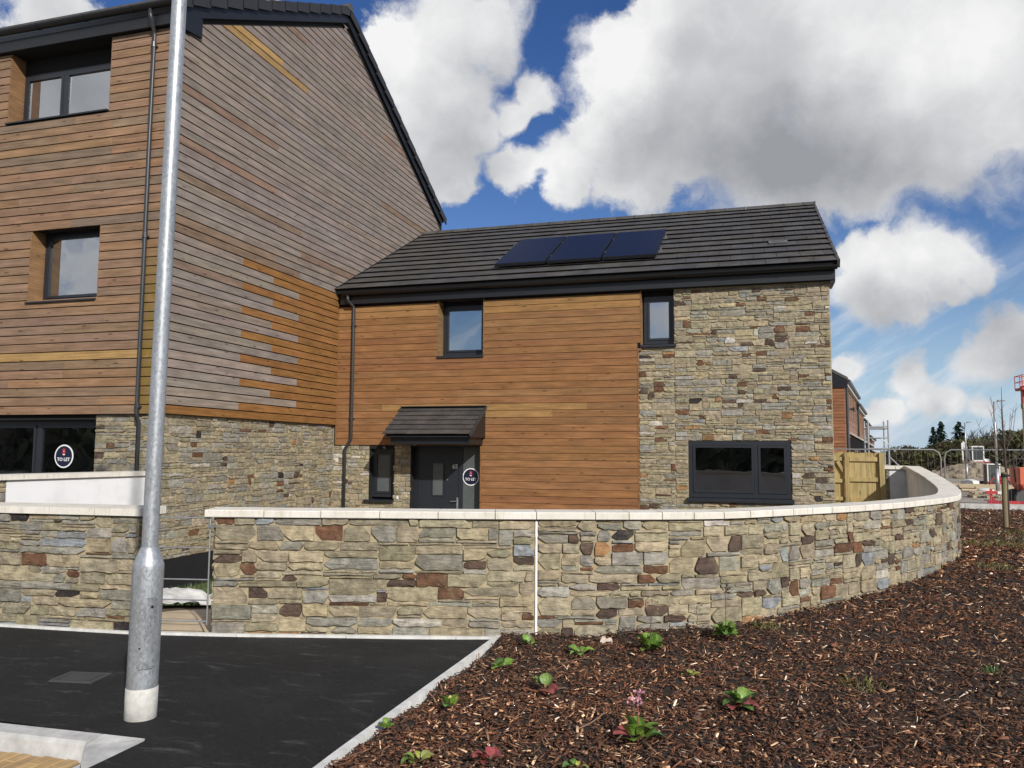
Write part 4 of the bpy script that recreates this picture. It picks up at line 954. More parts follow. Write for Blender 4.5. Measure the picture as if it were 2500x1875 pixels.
# ================================================================== RIGHT HOUSE (two storeys, number 65)
HR = thing('house', 'two-storey orange timber and stone house with slate-grey roof and solar panels', 'house', (-3.5, 18, -.4))
XR, RS = 1.47, 0.52
rngR = random.Random(77)
OR = (0.232, 0.113, 0.045)
def right_house():
    fx = lambda u, v, d: (u, YF - d, v)
    WM = (-6.22, -5.235, 3.545, 4.74); WRn = (-1.975, -1.352, 3.62, 4.74); WB = (-1.112, .742, .70, 1.808); WS_ = (-7.757, -7.215, .52, 1.62); DR = (-6.80, -5.275, -.5, 1.70)
    mb = MB(); panel(mb, fx, XG, -2.06, 1.70, 4.74, [WM, (-1.98, 0, 3.6, 5)]); panel(mb, fx, -2.06, -1.975, 3.62, 4.74); panel(mb, fx, DR[1], -2.06, -1, 1.70); mb.build('front_wall', BACK, HR)
    mb = MB(); panel(mb, fx, XG - .06, DR[1], -1, 1.70, [WS_, DR], -.03); mb.build('mortar_bed', MORTAR, HR); mb = MB(); panel(mb, fx, -2.04, XR, -1, 4.74, [WB, (WRn[0], WRn[1], WRn[2], 4.74), (-2.2, -1.975, 3.62, 5)], -.03); mb.build('mortar_bed', MORTAR, HR)
    mb = MB(); mb.face([(XR, YF + .03, -1), (XR, 24.4, -1), (XR, 24.4, 5.0), (XR, 20.0, 7.3), (XR, YF + .03, 4.95)]); mb.build('side_wall', MORTAR, HR)
    # boards
    v = 1.70 - 16 * PIT; fixed = {-1: None}
    lights = {13 - 4 - 3: 1}
    row = -16
    while v < 4.70:
        v1 = min(v + PIT, 4.735); um = (v + v1) / 2
        a = XG + .03 if row >= 0 else DR[1] + .03; b = -2.06 if v < 3.59 else -1.998
        spans = [(a, b)]
        if WM[2] - .03 < um: spans = [(a, WM[0] - .022), (WM[1] + .022, b)]
        for a, b in spans:
            cuts = [a]
            jp = {4: [-6.8, -3.75], 5: [-7.5, -3.05], 6: [-3.75], 7: [-5.8], 8: [-6.9], 9: [-3.05], 10: [-5.7], 11: [-4.0]}.get(row, [])
            cuts += [x for x in jp if a + .3 < x < b - .3] + [b]
            for c, d in zip(cuts, cuts[1:]):
                base = rngR.choice([OR, OR, OR, (0.240, 0.122, 0.051), (0.222, 0.104, 0.042)])
                if (row == 4 and c < -6.5 and d > -6) or (row == 5 and -7.6 < c < -7.4): base = (0.30, 0.165, 0.060)
                if row >= 19: base = (0.265, 0.145, 0.055)
                board(fx, c, d, c, d, v, v1, jit(base, .05, rngR), .008, .020).build('board', WOOD, HR)
        v += PIT; row += 1
    for (x0, x1, z0, z1) in ((XG + .002, XG + .028, 1.70, 4.73), (-2.058, -2.036, -.9, 3.555), (-1.996, -1.976, 3.60, 4.73), (-5.273, -5.247, -.9, 1.70)):
        mb = MB(); mb.box(x0, x1, YF - .026, YF - .0, z0, z1, jit(OR, .05, rngR)); mb.build('corner_trim', WOOD, HR)
    mb = MB(); mb.box(-2.058, -1.976, YF - .024, YF, 3.556, 3.60, OR); mb.build('corner_trim', WOOD, HR)
    # stone
    pal = {'olive': 46, 'grey': 18, 'buff': 20, 'blue': .8, 'rust': 11, 'brown': 9, 'ochre': 5, 'dark': 1.2, 'pale': 3}
    fs = lambda u, v, d: (u, YF + .03 - d, v)
    ob = [(WB[0] + 2.035, WB[1] + 2.035, WB[2] - .03 + .9, WB[3] + .9), (0, WRn[1] + 2.035, WRn[2] + .9 - .03, 9)]
    rects = pack(XR + 2.035, 5.61, rngR, [.03, .04, .055, .065, .075, .09, .105, .12], (.11, .54, .27), ob)
    items = stone_items([(a - 2.035, b - 2.035, c - .9, d - .9) for a, b, c, d in rects], fs, rngR, pal, .32, lambda u0, u1, v0, v1: v1 < .2)
    pal2 = {'olive': 5, 'buff': 6, 'pale': 1, 'grey': 2, 'brown': .3}
    XS = XG - .055; rects = pack(DR[0] - XS, 2.6, rngR, [.06, .08, .10, .12], (.1, .34, .2), [(WS_[0] - XS, WS_[1] - XS, WS_[2] + .86, WS_[3] + .9)])
    items += stone_items([(a + XS, b + XS, c - .91, d - .91) for a, b, c, d in rects], fs, rngR, pal2, .15, lambda u0, u1, v0, v1: v1 < .1)
    stones(items, HR, 300)
    # windows
    window(HR, WM[0] + .012, WM[1] - .012, 3.60, 4.66, YF + .25, [], (WM[0] - .025, WM[1] + .015, 3.515, 3.575, YF - .05)); reveal(HR, WM[0], WM[1], 3.545, 4.735, YF - .024, YF + .26, rngR, (0.20, 0.12, 0.055))
    mb = MB(); mb.box(WM[0], WM[1], YF + .24, YF + .27, 4.665, 4.735); mb.build('window_header', BLACK, HR)
    window(HR, WRn[0] + .03, WRn[1] - .002, 3.70, 4.64, YF + .17, [], (WRn[0] - .02, WRn[1] + .04, 3.615, 3.675, YF - .05)); reveal(HR, WRn[0], WRn[1], 3.64, 4.735, YF - .022, YF + .18, rngR, (0.24, 0.145, 0.065), 'L')
    mb = MB(); mb.box(WRn[0], WRn[1], YF + .16, YF + .19, 4.645, 4.735); mb.build('window_header', BLACK, HR)
    window(HR, WB[0], WB[1], .745, 1.806, YF + .035, [.118], (WB[0] - .03, WB[1] + .03, .665, .74, YF - .06), GLASSG, .085)
    window(HR, WS_[0], WS_[1], .60, 1.615, YF + .11, [], (WS_[0] - .12, WS_[1] + .01, .495, .555, YF - .05), FROST, .075, False)
    q = MB(); q.box(WS_[0] - .02, WS_[0] + .001, YF + .008, YF + .19, WS_[2], WS_[3]); q.box(WS_[1] - .001, WS_[1] + .02, YF + .008, YF + .19, WS_[2], WS_[3]); q.box(WS_[0] - .02, WS_[1] + .02, YF + .191, YF + .21, WS_[2] - .02, WS_[3] + .08); q.box(WS_[0] - .02, WS_[1] + .02, YF + .004, YF + .19, WS_[3] + .001, WS_[3] + .08); q.build('window_surround', BLACK, HR)
    # door set
    yd = YF + .16; d = MB(); x0, x1, xs = -6.795, -5.755, -5.30
    q = MB(); q.box(DR[0], DR[1], yd + .081, yd + .10, -.6, 1.78); q.box(DR[0] - .0, DR[1], YF + .002, yd + .08, 1.702, 1.74); q.box(DR[0] - .02, DR[0] + .003, YF + .006, yd + .08, -.5, 1.70); q.build('door_surround', BLACK, HR)
    d.box(x0, x0 + .075, yd, yd + .08, -.5, 1.66); d.box(x1 - .045, x1 + .045, yd, yd + .08, -.5, 1.66); d.box(xs - .05, xs, yd, yd + .08, -.5, 1.66); d.box(x0, xs, yd, yd + .08, 1.662, 1.70); 
    door = d.build('door', ANTH, HR); mb = MB(); mb.box(x0 + .08, x1 - .05, yd + .012, yd + .06, -.45, 1.655); mb.build('leaf', ANTH, door)
    vx0, vx1 = -6.375, -6.155; mb = MB(); ring(mb, vx0 - .03, vx1 + .03, .635, 1.35, .03, yd + .002, yd + .012); mb.build('vision_frame', ANTH, door)
    mb = MB(); mb.box(vx0, vx1, yd + .004, yd + .011, .665, 1.32); mb.build('vision_pane', FROST, door)
    mb = MB(); mb.box(x1 + .045, xs - .05, yd + .02, yd + .04, -.45, 1.66); mb.build('side_pane', FROST, door)
    text_part('65', .125, door, WHITE, lambda u, v, w: (-5.885 + u, yd + .010 - w, 1.255 + v), .003, 'house_number')
    mb = MB(); mb.lathe([(.001, 0), (.013, 0), (.010, .008), (.001, .010)], 0, 0, 10); mb.v = [(-6.05 + a, yd + .012 - c, .98 + b) for a, b, c in mb.v]; mb.build('peephole', STEEL, door)
    mb = MB(); mb.box(-5.845, -5.805, yd + .002, yd + .012, .36, .60); mb.tube([(-5.825, yd - .03, .545), (-5.90, yd - .034, .542), (-5.965, yd - .034, .540)], .0095, 8); mb.tube([(-5.825, yd + .01, .545), (-5.825, yd - .034, .545)], .011, 8); mb.tube([(-5.825, yd + .01, .605), (-5.825, yd - .012, .605)], .018, 10); mb.build('handle', STEEL, door, smooth=False)
    mb = MB(); mb.box(-7.125, -7.083, YF - .005, YF + .02, .565, .635); mb.build('doorbell', WHITE, HR)
    # canopy over the door
    cx0, cx1 = -7.03, -5.145; bz, by, fz, fy = 2.475, YF - .022, 1.885, 14.53
    n = 6; Lz = (bz - fz) / n; Ly = (by - fy) / n
    can = MB(); can.hull([(cx0 + .06, fy + .05, fz - .035), (cx1 - .02, fy + .05, fz - .035), (cx1 - .02, by, fz - .035), (cx0 + .06, by, fz - .035)], [(cx0 + .06, fy + .05, fz - .012), (cx1 - .02, fy + .05, fz - .012), (cx1 - .02, by, bz - .045), (cx0 + .06, by, bz - .045)])
    canopy = can.build('canopy', FASC, HR)
    mb = MB(); mb.box(cx0 + .15, cx1 - .10, fy + .16, fy + .185, 1.715, fz - .036); mb.box(cx1 - .099, cx1 - .075, fy + .16, by, 1.715, fz - .036); mb.box(cx0 + .125, cx0 + .149, fy + .16, by, 1.715, fz - .036); mb.build('canopy_fascia', FASC, canopy)
    mb = MB(); mb.box(cx0 + .15, cx1 - .10, fy + .187, by, 1.72, 1.735); mb.build('canopy_soffit', BLACK, canopy)
    for r in range(n):
        y0, z0 = fy + Ly * r, fz + Lz * r; y1, z1 = fy + Ly * (r + 1.25), fz + Lz * (r + 1.25)
        if r == n - 1: y1, z1 = by, bz + .02
        x = cx0 - (.13 if r % 2 else 0)
        while x < cx1 - .01:
            a, b = max(x, cx0), min(x + .262, cx1); x += .265
            if b - a < .03: continue
            dz = rngR.uniform(0, .006); mb = MB(); mb.hull([(a, y0 + .006, z0 + .026 + dz), (b, y0 + .006, z0 + .026 + dz), (b, y1, z1 - .006), (a, y1, z1 - .006)], [(a, y0, z0 + .036 + dz), (b, y0, z0 + .036 + dz), (b, y1, z1 + .008), (a, y1, z1 + .008)]); mb.build('roof_tile', TILE, canopy)
    mb = MB()
    for r in range(n): y0, z0, y1, z1 = fy + Ly * r, fz + Lz * r, fy + Ly * (r + 1), fz + Lz * (r + 1); mb.hull([(cx1 - .03, y0, z0 - .015), (cx1 + .012, y0, z0 - .015), (cx1 + .012, y1, z1 - .015), (cx1 - .03, y1, z1 - .015)], [(cx1 - .03, y0, z0 + .044), (cx1 + .012, y0, z0 + .044), (cx1 + .012, y1, z1 + .032), (cx1 - .03, y1, z1 + .032)])
    mb.build('verge_mortar', PIPE, canopy)
    mb = MB(); mb.box(cx0, cx1, by - .11, by - .002, bz + .022, bz + .036); mb.build('lead_flashing', PIPE, canopy)
    # eaves
    mb = MB(); mb.box(XG + .10, XR + .09, YF - .12, YF - .095, 4.745, 4.93); mb.build('fascia', FASC, HR)
    mb = MB(); mb.box(XG + .10, XR + .09, YF - .094, YF + .24, 4.742, 4.758); mb.build('soffit', BLACK, HR)
    gable_house.gutter(XG + .17, XR + .12, YF - .20, 4.985, .072, HR)
    # roof
    ey, ez = YF - .24, 5.035; ang = math.atan(RS); ry = 20.1; SL = (ry - ey) / math.cos(ang); nrow = 12; g = SL / nrow; cw = 0.4255
    S = lambda x, s, h: (x, ey + s * math.cos(ang) - h * math.sin(ang), ez + s * math.sin(ang) + h * math.cos(ang))
    mb = MB(); mb.hull([S(XG, 0.02, -.09), S(XR + .10, 0.02, -.09), S(XR + .10, SL, -.09), S(XG, SL, -.09)], [S(XG, .02, -.004), S(XR + .10, .02, -.004), S(XR + .10, SL, -.004), S(XG, SL, -.004)]); mb.build('roof_slope', BLACK, HR)
    mb = MB(); T2 = lambda x, s, h: (x, 2 * ry - S(x, s, h)[1], S(x, s, h)[2]); mb.hull([T2(XG, 0, -.06), T2(XR + .14, 0, -.06), T2(XR + .14, SL, -.06), T2(XG, SL, -.06)], [T2(XG, 0, .03), T2(XR + .14, 0, .03), T2(XR + .14, SL, .03), T2(XG, SL, .03)]); mb.build('roof_slope', TILE, HR)
    meshes = {}
    for r in range(nrow):
        x = XG + .01 - (cw / 2 if r % 2 else 0)
        while x < XR + .12:
            a, b = max(x, XG + .01), min(x + cw, XR + .14); x += cw; w = round(b - a, 3)
            if w < .04: continue
            key = w
            if key not in meshes:
                mb = MB(); q = .003; ln = g * 1.10
                mb.hull([(q - w / 2, .012, .030), (w / 2 - q, .012, .030), (w / 2 - q, ln, -.006), (q - w / 2, ln, -.006)], [(q - w / 2, 0, .046), (w / 2 - q, 0, .046), (w / 2 - q, ln, .006), (q - w / 2, ln, .006)])
                o = mb.build('roof_tile', TILE, None, origin=(0, 0, 0)); meshes[key] = o.data; bpy.data.objects.remove(o)
            o = link('roof_tile', meshes[key], S((a + b) / 2, r * g - .01, rngR.uniform(-.0015, .0015)), HR); o.rotation_euler = (ang + rngR.uniform(-.003, .003), 0, 0)
    for r in range(nrow):
        mb = MB(); a, b = r * g - .02, (r + 1) * g; x0, x1 = XR + .115, XR + .165
        mb.hull([S(x0, a, -.10), S(x1, a, -.10), S(x1, b, -.11), S(x0, b, -.11)], [S(x0, a, .050), S(x1, a, .050), S(x1, b, .030), S(x0, b, .030)]); mb.build('verge_tile', TILE, HR)
    k = 0; x = XG + .02
    while x < XR + .16:
        e = min(x + .452, XR + .165); mb = MB(); rz = ez + SL * math.sin(ang); pr = [(ry + .125 * math.cos(math.pi * i / 8), rz - .012 + .10 * math.sin(math.pi * i / 8)) for i in range(9)]
        mb.hull([(x + .004, yy, z) for yy, z in pr], [(e - .004, yy, z) for yy, z in pr])
        pr2 = [(ry + .133 * math.cos(math.pi * i / 8), rz - .012 + .109 * math.sin(math.pi * i / 8)) for i in range(9)]; mb.hull([(e - .028, yy, z) for yy, z in pr2], [(e - .003, yy, z) for yy, z in pr2]); mb.build('ridge_tile', TILE, HR, smooth=False); x = e
    mb = MB(); mb.hull([S(XG + .004, .0, .036), S(XG + .05, .0, .036), S(XG + .05, SL, .036), S(XG + .004, SL, .036)], [S(XG + .004, 0, .052), S(XG + .05, 0, .042), S(XG + .05, SL, .042), S(XG + .004, SL, .052)]); mb.build('lead_flashing', FASC, HR)
    # tile vent
    vx, vs = .456, 1.60; mb = MB(); mb.hull([S(vx, vs, .037), S(vx + .36, vs, .037), S(vx + .36, vs + .20, .03), S(vx, vs + .20, .03)], [S(vx, vs, .056), S(vx + .36, vs, .056), S(vx + .36, vs + .20, .048), S(vx, vs + .20, .048)], (.12, .12, .125)); tv = mb.build('tile_vent', MATT, HR)
    for k in range(6): mb = MB(); a = vx + .05 + k * .045; mb.hull([S(a, vs + .07, .0545), S(a + .03, vs + .07, .0545), S(a + .03, vs + .12, .0525), S(a, vs + .12, .0525)], [S(a, vs + .07, .060), S(a + .03, vs + .07, .060), S(a + .03, vs + .12, .058), S(a, vs + .12, .058)], (.03, .03, .03)); mb.build('slot', MATT, tv)
    right_house.S = S
    # box end of the eaves at the right corner
    mb = MB(); mb.box(XR + .0, XR + .09, YF - .094, YF + .55, 4.70, 4.94); mb.build('eaves_box', FASC, HR)
right_house()
yp = YF - .06
downpipe(HR, [(-8.27, YF - .20, 4.93), (-8.27, YF - .20, 4.84), (-8.265, YF - .19, 4.80), (-8.20, yp - .01, 4.70), (-8.19, yp, 4.63), (-8.19, yp, 3.5), (-8.19, yp, 1.86), (-8.20, yp, 1.81), (-8.33, yp + .02, 1.62), (-8.345, yp + .03, 1.56), (-8.345, yp + .03, -.5)], .034, [(4.30, -8.19), (2.28, -8.19)], yp)

# solar panels stand on rails on the slope
def solar():
    S = right_house.S; xs = [-5.19, -4.035, -2.86, -1.71]; s0, s1 = .90, 3.24
    for a, b in zip(xs, xs[1:]):
        a += .024; b -= .024; t = MB(); t.hull([S(a, s0, .085), S(b, s0, .085), S(b, s1, .085), S(a, s1, .085)], [S(a, s0, .145), S(b, s0, .145), S(b, s1, .145), S(a, s1, .145)]); p = t.build('solar_panel', FASC, HR)
        c = MB(); c.hull([S(a + .018, s0 + .018, .144), S(b - .018, s0 + .018, .144), S(b - .018, s1 - .018, .144), S(a + .018, s1 - .018, .144)], [S(a + .018, s0 + .018, .148), S(b - .018, s0 + .018, .148), S(b - .018, s1 - .018, .148), S(a + .018, s1 - .018, .148)]); c.build('cell_sheet', SOLAR, p)
    for s in (s0 + .55, s1 - .55):
        m = MB(); m.hull([S(xs[0] - .03, s, .04), S(xs[-1] + .05, s, .04), S(xs[-1] + .05, s + .04, .04), S(xs[0] - .03, s + .04, .04)], [S(xs[0] - .03, s, .084), S(xs[-1] + .05, s, .084), S(xs[-1] + .05, s + .04, .084), S(xs[0] - .03, s + .04, .084)]); m.build('mounting_rail', STEEL, HR)
        for x in (xs[0] - .02, xs[1], xs[2], xs[3] + .01):
            m = MB(); m.hull([S(x - .01, s, .085), S(x + .02, s, .085), S(x + .02, s + .04, .085), S(x - .01, s + .04, .085)], [S(x - .01, s, .128), S(x + .02, s, .128), S(x + .02, s + .04, .128), S(x - .01, s + .04, .128)]); m.build('clamp', STEEL, HR)
solar()

# round stickers in the glass
def sticker(label, x, y, z, r, loc):
    t = thing('to_let_sign', label, 'sign', (x, y, z), 'round letting signs on the houses')
    fn = lambda u, v, d: (x + u, y - d, z + v)
    def disc(r0, d0, d1, n=40):
        mb = MB(); mb.hull([fn(r0 * math.cos(2 * math.pi * i / n), r0 * math.sin(2 * math.pi * i / n), d0) for i in range(n)], [fn(r0 * math.cos(2 * math.pi * i / n), r0 * math.sin(2 * math.pi * i / n), d1) for i in range(n)]); return mb
    disc(r, 0, .003).build('white_rim', SIGNW, t); disc(r * .885, .0032, .005).build('navy_disc', NAVY, t)
    text_part('TO LET', r * .41, t, SIGNW, lambda u, v, w: fn(u, v - r * .28, .0075 + w), .0012)
    e = MB()                                                              # small red crest above the words
    for (u0, u1, v0, v1) in ((-.16, .16, .52, .60), (-.13, .13, .40, .50), (-.17, .17, .22, .38), (-.10, .10, .60, .66)): e.obox(lambda u, v, d: fn(u * r, v * r, d), u0, u1, v0, v1, .0053, .0072)
    e.build('crest', SIGNR, t)
    e = MB(); e.obox(lambda u, v, d: fn(u * r, v * r, d), -.11, .11, .10, .19, .0053, .0070); e.obox(lambda u, v, d: fn(u * r, v * r, d), -.07, .07, .42, .46, .0073, .0082); e.build('crest', SIGNW, t, )
sticker('round navy TO LET sign on the dark ground floor window of the left house', -10.57, YL + .2365, 1.458, .187, None)
sticker('round navy TO LET sign beside the front door under the small canopy', -5.538, YF + .178, 1.050, .180, None)

# ================================================================== LAMP POST
def lamp_post():
    t = thing('lamp_post', 'tall galvanised lamp post standing on the black tarmac', 'lamp post', (-3.478, 4.035, 0))
    cx, cy = -3.478, 4.035; lean = Vector((0.0125, 0.0, 0))
    def L(prof, n=32):
        mb = MB(); mb.lathe(prof, cx, cy, n); mb.v = [(x + z * lean.x, y + z * lean.y, z) for x, y, z in mb.v]; return mb
    L([(.0, -.10), (.0905, -.10), (.0905, .178), (.0885, .180)]).build('root_band', BAND, t, smooth=True)
    L([(.088, .175), (.088, .86), (.0875, .888), (.086, .895)]).build('base', GALV, t, smooth=True)
    L([(.086, .893), (.070, .945), (.052, .990), (.0465, .998)]).build('shoulder', GALV, t, smooth=True)
    L([(.0465, .996), (.0455, 2.6), (.0445, 4.5), (.042, 6.0), (.001, 6.01)]).build('shaft', GALV, t, smooth=True)
    # service door, a curved plate on the front right of the base
    mb = MB(); a0, a1, n = R(-72), R(-12), 10; r0, r1 = .0875, .0985
    P = lambda a, z, r: (cx + r * math.cos(a) + z * lean.x, cy + r * math.sin(a), z)
    zc = [.30, .312, .70, .712]
    for i in range(n):
        a, b = a0 + (a1 - a0) * i / n, a0 + (a1 - a0) * (i + 1) / n
        z0 = .312 if i in (0, n - 1) else .30; z1 = .70 if i in (0, n - 1) else .712
        mb.hull([P(a, z0, r0), P(b, z0, r0), P(b, z0, r1), P(a, z0, r1)], [P(a, z1, r0), P(b, z1, r0), P(b, z1, r1), P(a, z1, r1)])
    d = mb.build('service_door', GALVD, t)
    mb = MB(); mb.tube([P(R(-30), .655, .090), P(R(-30), .655, .1000)], .009, 8); mb.tube([P(R(-64), .42, .090), P(R(-64), .42, .0995)], .006, 6); mb.build('lock', BLACK, d)
    # lantern above the picture
    mb = MB(); mb.tube([(cx + .075, cy, 5.9), (cx + .075, cy, 6.05), (cx - .2, cy - .25, 6.12)], .03, 8); mb.build('bracket', GALV, t)
    mb = MB(); mb.hull([(cx - .15, cy - .35, 6.07), (cx - .55, cy - .72, 6.09), (cx - .68, cy - .58, 6.09), (cx - .30, cy - .20, 6.07)], [(cx - .15, cy - .33, 6.17), (cx - .53, cy - .69, 6.15), (cx - .66, cy - .57, 6.15), (cx - .28, cy - .20, 6.17)]); mb.build('lantern', ANTH, t)
lamp_post()

# ================================================================== PLANTS IN THE BED
rngP = random.Random(4)
def leaf_mesh(L, W, curl, col, rng):
    """a spoon-shaped leaf with a short stalk, pointing along +Y, tip drooping"""
    mb = MB(); n = 5; rows = []
    for k in range(n + 1):
        t = k / n; w = W * math.sin(math.pi * min(.97, .16 + .80 * t)) ** .75; y = L * (.30 + .70 * t); z = L * (.42 * t - curl * t * t)
        rows.append([(-w, y, z + w * .35), (-w * .5, y, z + w * .08), (0, y, z), (w * .5, y, z + w * .08), (w, y, z + w * .35)])
    st = [(-.004, 0, 0), (.004, 0, 0)]; c2 = tuple(x * 1.25 for x in col)
    mb.face([st[0], st[1], rows[0][3], rows[0][1]], (0.16, 0.10, 0.05))
    for a, b in zip(rows, rows[1:]):
        for i in range(4): mb.face([a[i], a[i + 1], b[i + 1], b[i]], col if i in (0, 3) else c2)
    o = mb.build('leaf', LEAF, None, smooth=True, origin=(0, 0, 0)); me = o.data; bpy.data.objects.remove(o); return me
GREENS = [leaf_mesh(1.0, .36, .35 + .25 * k / 4, c, rngP) for k, c in enumerate([(0.115, 0.20, 0.030), (0.085, 0.165, 0.028), (0.15, 0.23, 0.040), (0.065, 0.125, 0.030), (0.13, 0.20, 0.05)])]
REDS = [leaf_mesh(1.0, .38, .45, c, rngP) for c in [(0.26, 0.045, 0.050), (0.20, 0.05, 0.045)]]
YELL = [leaf_mesh(1.0, .30, .3, c, rngP) for c in [(0.26, 0.28, 0.05), (0.20, 0.22, 0.06)]]
def plant(x, y, n, size, label, sets=((1.0, 'g'),), spread=1.0, stalk=None, low=False):
    z = bed_z(x, y) + 0.012 * 1; t = thing('bergenia_plant', label, 'plant', (x, y, z), 'leafy plants in the bark bed')
    for k in range(n):
        s = rngP.random(); tot = 0; kind = sets[0][1]
        for p, kk in sets:
            tot += p
            if s <= tot: kind = kk; break
        me = rngP.choice({'g': GREENS, 'r': REDS, 'y': YELL}[kind]); L = size * rngP.uniform(.65, 1.1); a = k * 2.4 + rngP.uniform(-.3, .3); el = R(rngP.uniform(0, 22)) if (low or kind == 'r') else R(rngP.uniform(4, 46) if k > 3 else rngP.uniform(38, 66))
        o = link('leaf', me, (x + .012 * math.cos(a), y + .012 * math.sin(a), z + .01), t); o.scale = (L, L, L); o.rotation_euler = (el, rngP.uniform(-.3, .3), a)
    if stalk:
        h, col, flower = stalk; p = [(x, y, z)]; dx, dy = rngP.uniform(-.03, .03), rngP.uniform(-.02, .04)
        for k in range(1, 5): p.append((x + dx * (k / 4) ** 1.5, y + dy * k / 4, z + h * k / 4))
        mb = MB(); mb.tube(p, [.0045, .004, .0035, .003, .0025], 6, col); mb.build('flower_stalk', MATT, t)
        mb = MB(); top = Vector(p[-1])
        for k in range(34 if flower == 'p' else 14):
            q = top + Vector((rngP.gauss(0, .022), rngP.gauss(0, .022), rngP.uniform(-.05, .03))); e = rngP.uniform(.007, .013); a = Vector((rngP.uniform(-1, 1), rngP.uniform(-1, 1), rngP.uniform(-1, 1))).normalized() * e; b = a.cross(Vector((rngP.uniform(-1, 1), rngP.uniform(-1, 1), rngP.uniform(-1, 1)))).normalized() * e
            c = jit((0.50, 0.24, 0.30) if flower == 'p' else (0.16, 0.085, 0.055), .25, rngP); mb.face([q - a, q + b, q + a, q - b], c)
        mb.build('flower_head', MATT, t)
    return t
plant(-.77, 6.42, 17, .150, 'bushy bright green plant with a thin dry stalk against the garden wall', stalk=(.36, (.12, .06, .04), 'd'))
plant(-.21, 6.93, 16, .140, 'upright green plant with a tall dry stalk close to the curving wall', stalk=(.40, (.12, .06, .04), 'd'))
plant(-1.72, 6.30, 7, .085, 'very small dark green plant by the white wall joint')
plant(-1.28, 6.20, 7, .105, 'small low green plant with three round leaves before the wall', low=True)
plant(-1.74, 5.68, 6, .110, 'small pale green plant lying beside the edging strip below the wall', low=True)
plant(-1.33, 5.24, 8, .120, 'green plant with several red fallen leaves on its right side', ((.55, 'g'), (.45, 'r')))
for k in range(5):
    pass
plant(-1.78, 4.70, 6, .090, 'small yellow-green plant with lobed leaves near the white edging', ((.5, 'g'), (.5, 'y')))
plant(-.09, 5.28, 15, .140, 'largest green plant alone in the middle of the bark bed', ((.92, 'g'), (.08, 'r')))
plant(-.61, 4.50, 11, .145, 'green plant carrying one pink flower head on a red stalk', ((.9, 'g'), (.1, 'r')), stalk=(.235, (.22, .06, .04), 'p'))
plant(-1.99, 4.24, 8, .060, 'tiny dark green sprig right at the white edging strip')
plant(-.43, 5.86, 5, .080, 'sparse yellowish plant with three leaves on the open bark', ((.3, 'g'), (.7, 'y')), low=True)
plant(-1.63, 3.86, 7, .085, 'cream and green plant at the lower edge of the bed', ((.4, 'g'), (.6, 'y')), low=True)
plant(-1.30, 3.98, 7, .085, 'flat plant of mostly dark red leaves at the lower edge', ((.15, 'g'), (.85, 'r')), low=True)
plant(-.86, 4.03, 5, .070, 'small pale green plant with wrinkled leaves below the flowering one', ((.5, 'g'), (.5, 'y')), low=True)
def weed(x, y, r, n, label, dark=False):
    z = bed_z(x, y); mb = MB()
    for k in range(n):
        a, q = rngP.uniform(0, 6.28), r * math.sqrt(rngP.random()); px, py = x + q * math.cos(a), y + q * math.sin(a); h = rngP.uniform(.02, .085) * (1.2 - q / r * .5); lx, ly = rngP.uniform(-.05, .05), rngP.uniform(-.05, .05); w = rngP.uniform(.0015, .0045)
        c = jit((0.085, 0.090, 0.020) if not dark else (0.05, 0.085, 0.022), .3, rngP); mx_, my_ = px + lx * .5, py + ly * .5
        mb.face([(px - w * .5, py, z), (px + w * .5, py, z), (mx_ + w, my_, z + h * .6), (px + lx, py + ly, z + h), (mx_ - w, my_, z + h * .62)], c)
    tag(mb.build('weed', GRASS), label, 'weed', 'weeds sprouting in the bark')
weed(.10, 7.36, .13, 60, 'thin olive weed growing out of the bark by the curving wall foot')
weed(.70, 6.02, .15, 46, 'faint wispy weed in the open bark near the right edge')
weed(3.25, 12.7, .42, 260, 'broad olive weed patch beyond the end of the garden wall')
weed(4.15, 14.6, .50, 320, 'wide green weed patch around the foot of the tree stake')
weed(3.75, 13.4, .35, 200, 'green weed tuft between the wall end and the tree stake', True)
weed(2.72, 10.6, .22, 120, 'low brownish weed beside the wall at its tightest bend')
weed(1.62, 6.55, .07, 40, 'little green grass tuft far right in the bark', True)
def twigs():
    for k, (x, y, L, a, lab) in enumerate([(-1.35, 5.86, .34, .25, 'thin brown twig lying across the bark beside a small plant'), (.62, 6.95, .42, -.9, 'long pale twig sticking out of the bark near the curving wall'), (1.55, 5.6, .30, .6, 'pale dry twig lying on the bark at the right'), (.30, 7.0, .30, 2.4, 'short brown twig leaning against the bark by the weed'), (1.15, 5.0, .22, 1.2, 'bent dry twig low on the right of the bed'), (-.95, 4.6, .20, .5, 'straw coloured twig beside the flowering plant')]):
        z = bed_z(x, y) + .03; p = [(x + L * t * math.cos(a) + .012 * math.sin(7 * t + k), y + L * t * math.sin(a), z + .05 * t + .02 * math.sin(4 * t + k)) for t in (0, .25, .5, .75, 1)]
        mb = MB(); mb.tube(p, [.005, .0045, .004, .003, .002], 5, (.22, .14, .09) if k % 2 else (.13, .08, .05)); tag(mb.build('twig', MATT), lab, 'twig', 'twigs on the bark')
twigs()
mb = MB(); pr = random.Random(2)
for k in range(9):
    q = Vector((-1.16 + pr.uniform(-.05, .05), 6.62 + pr.uniform(-.02, .02), .03 + pr.uniform(0, .03))); mb.hull([q + Vector((-.02, -.015, -.012)), q + Vector((.02, -.014, -.012)), q + Vector((.018, .015, -.012)), q + Vector((-.018, .014, -.012))], [q + Vector((-.012, -.009, .014)), q + Vector((.013, -.008, .016)), q + Vector((.010, .010, .014)), q + Vector((-.011, .009, .012))], jit((.50, .42, .36), .15, pr))
tag(mb.build('mortar_lump', MATT), 'pale lump of dropped mortar at the foot of the wall', 'lump')

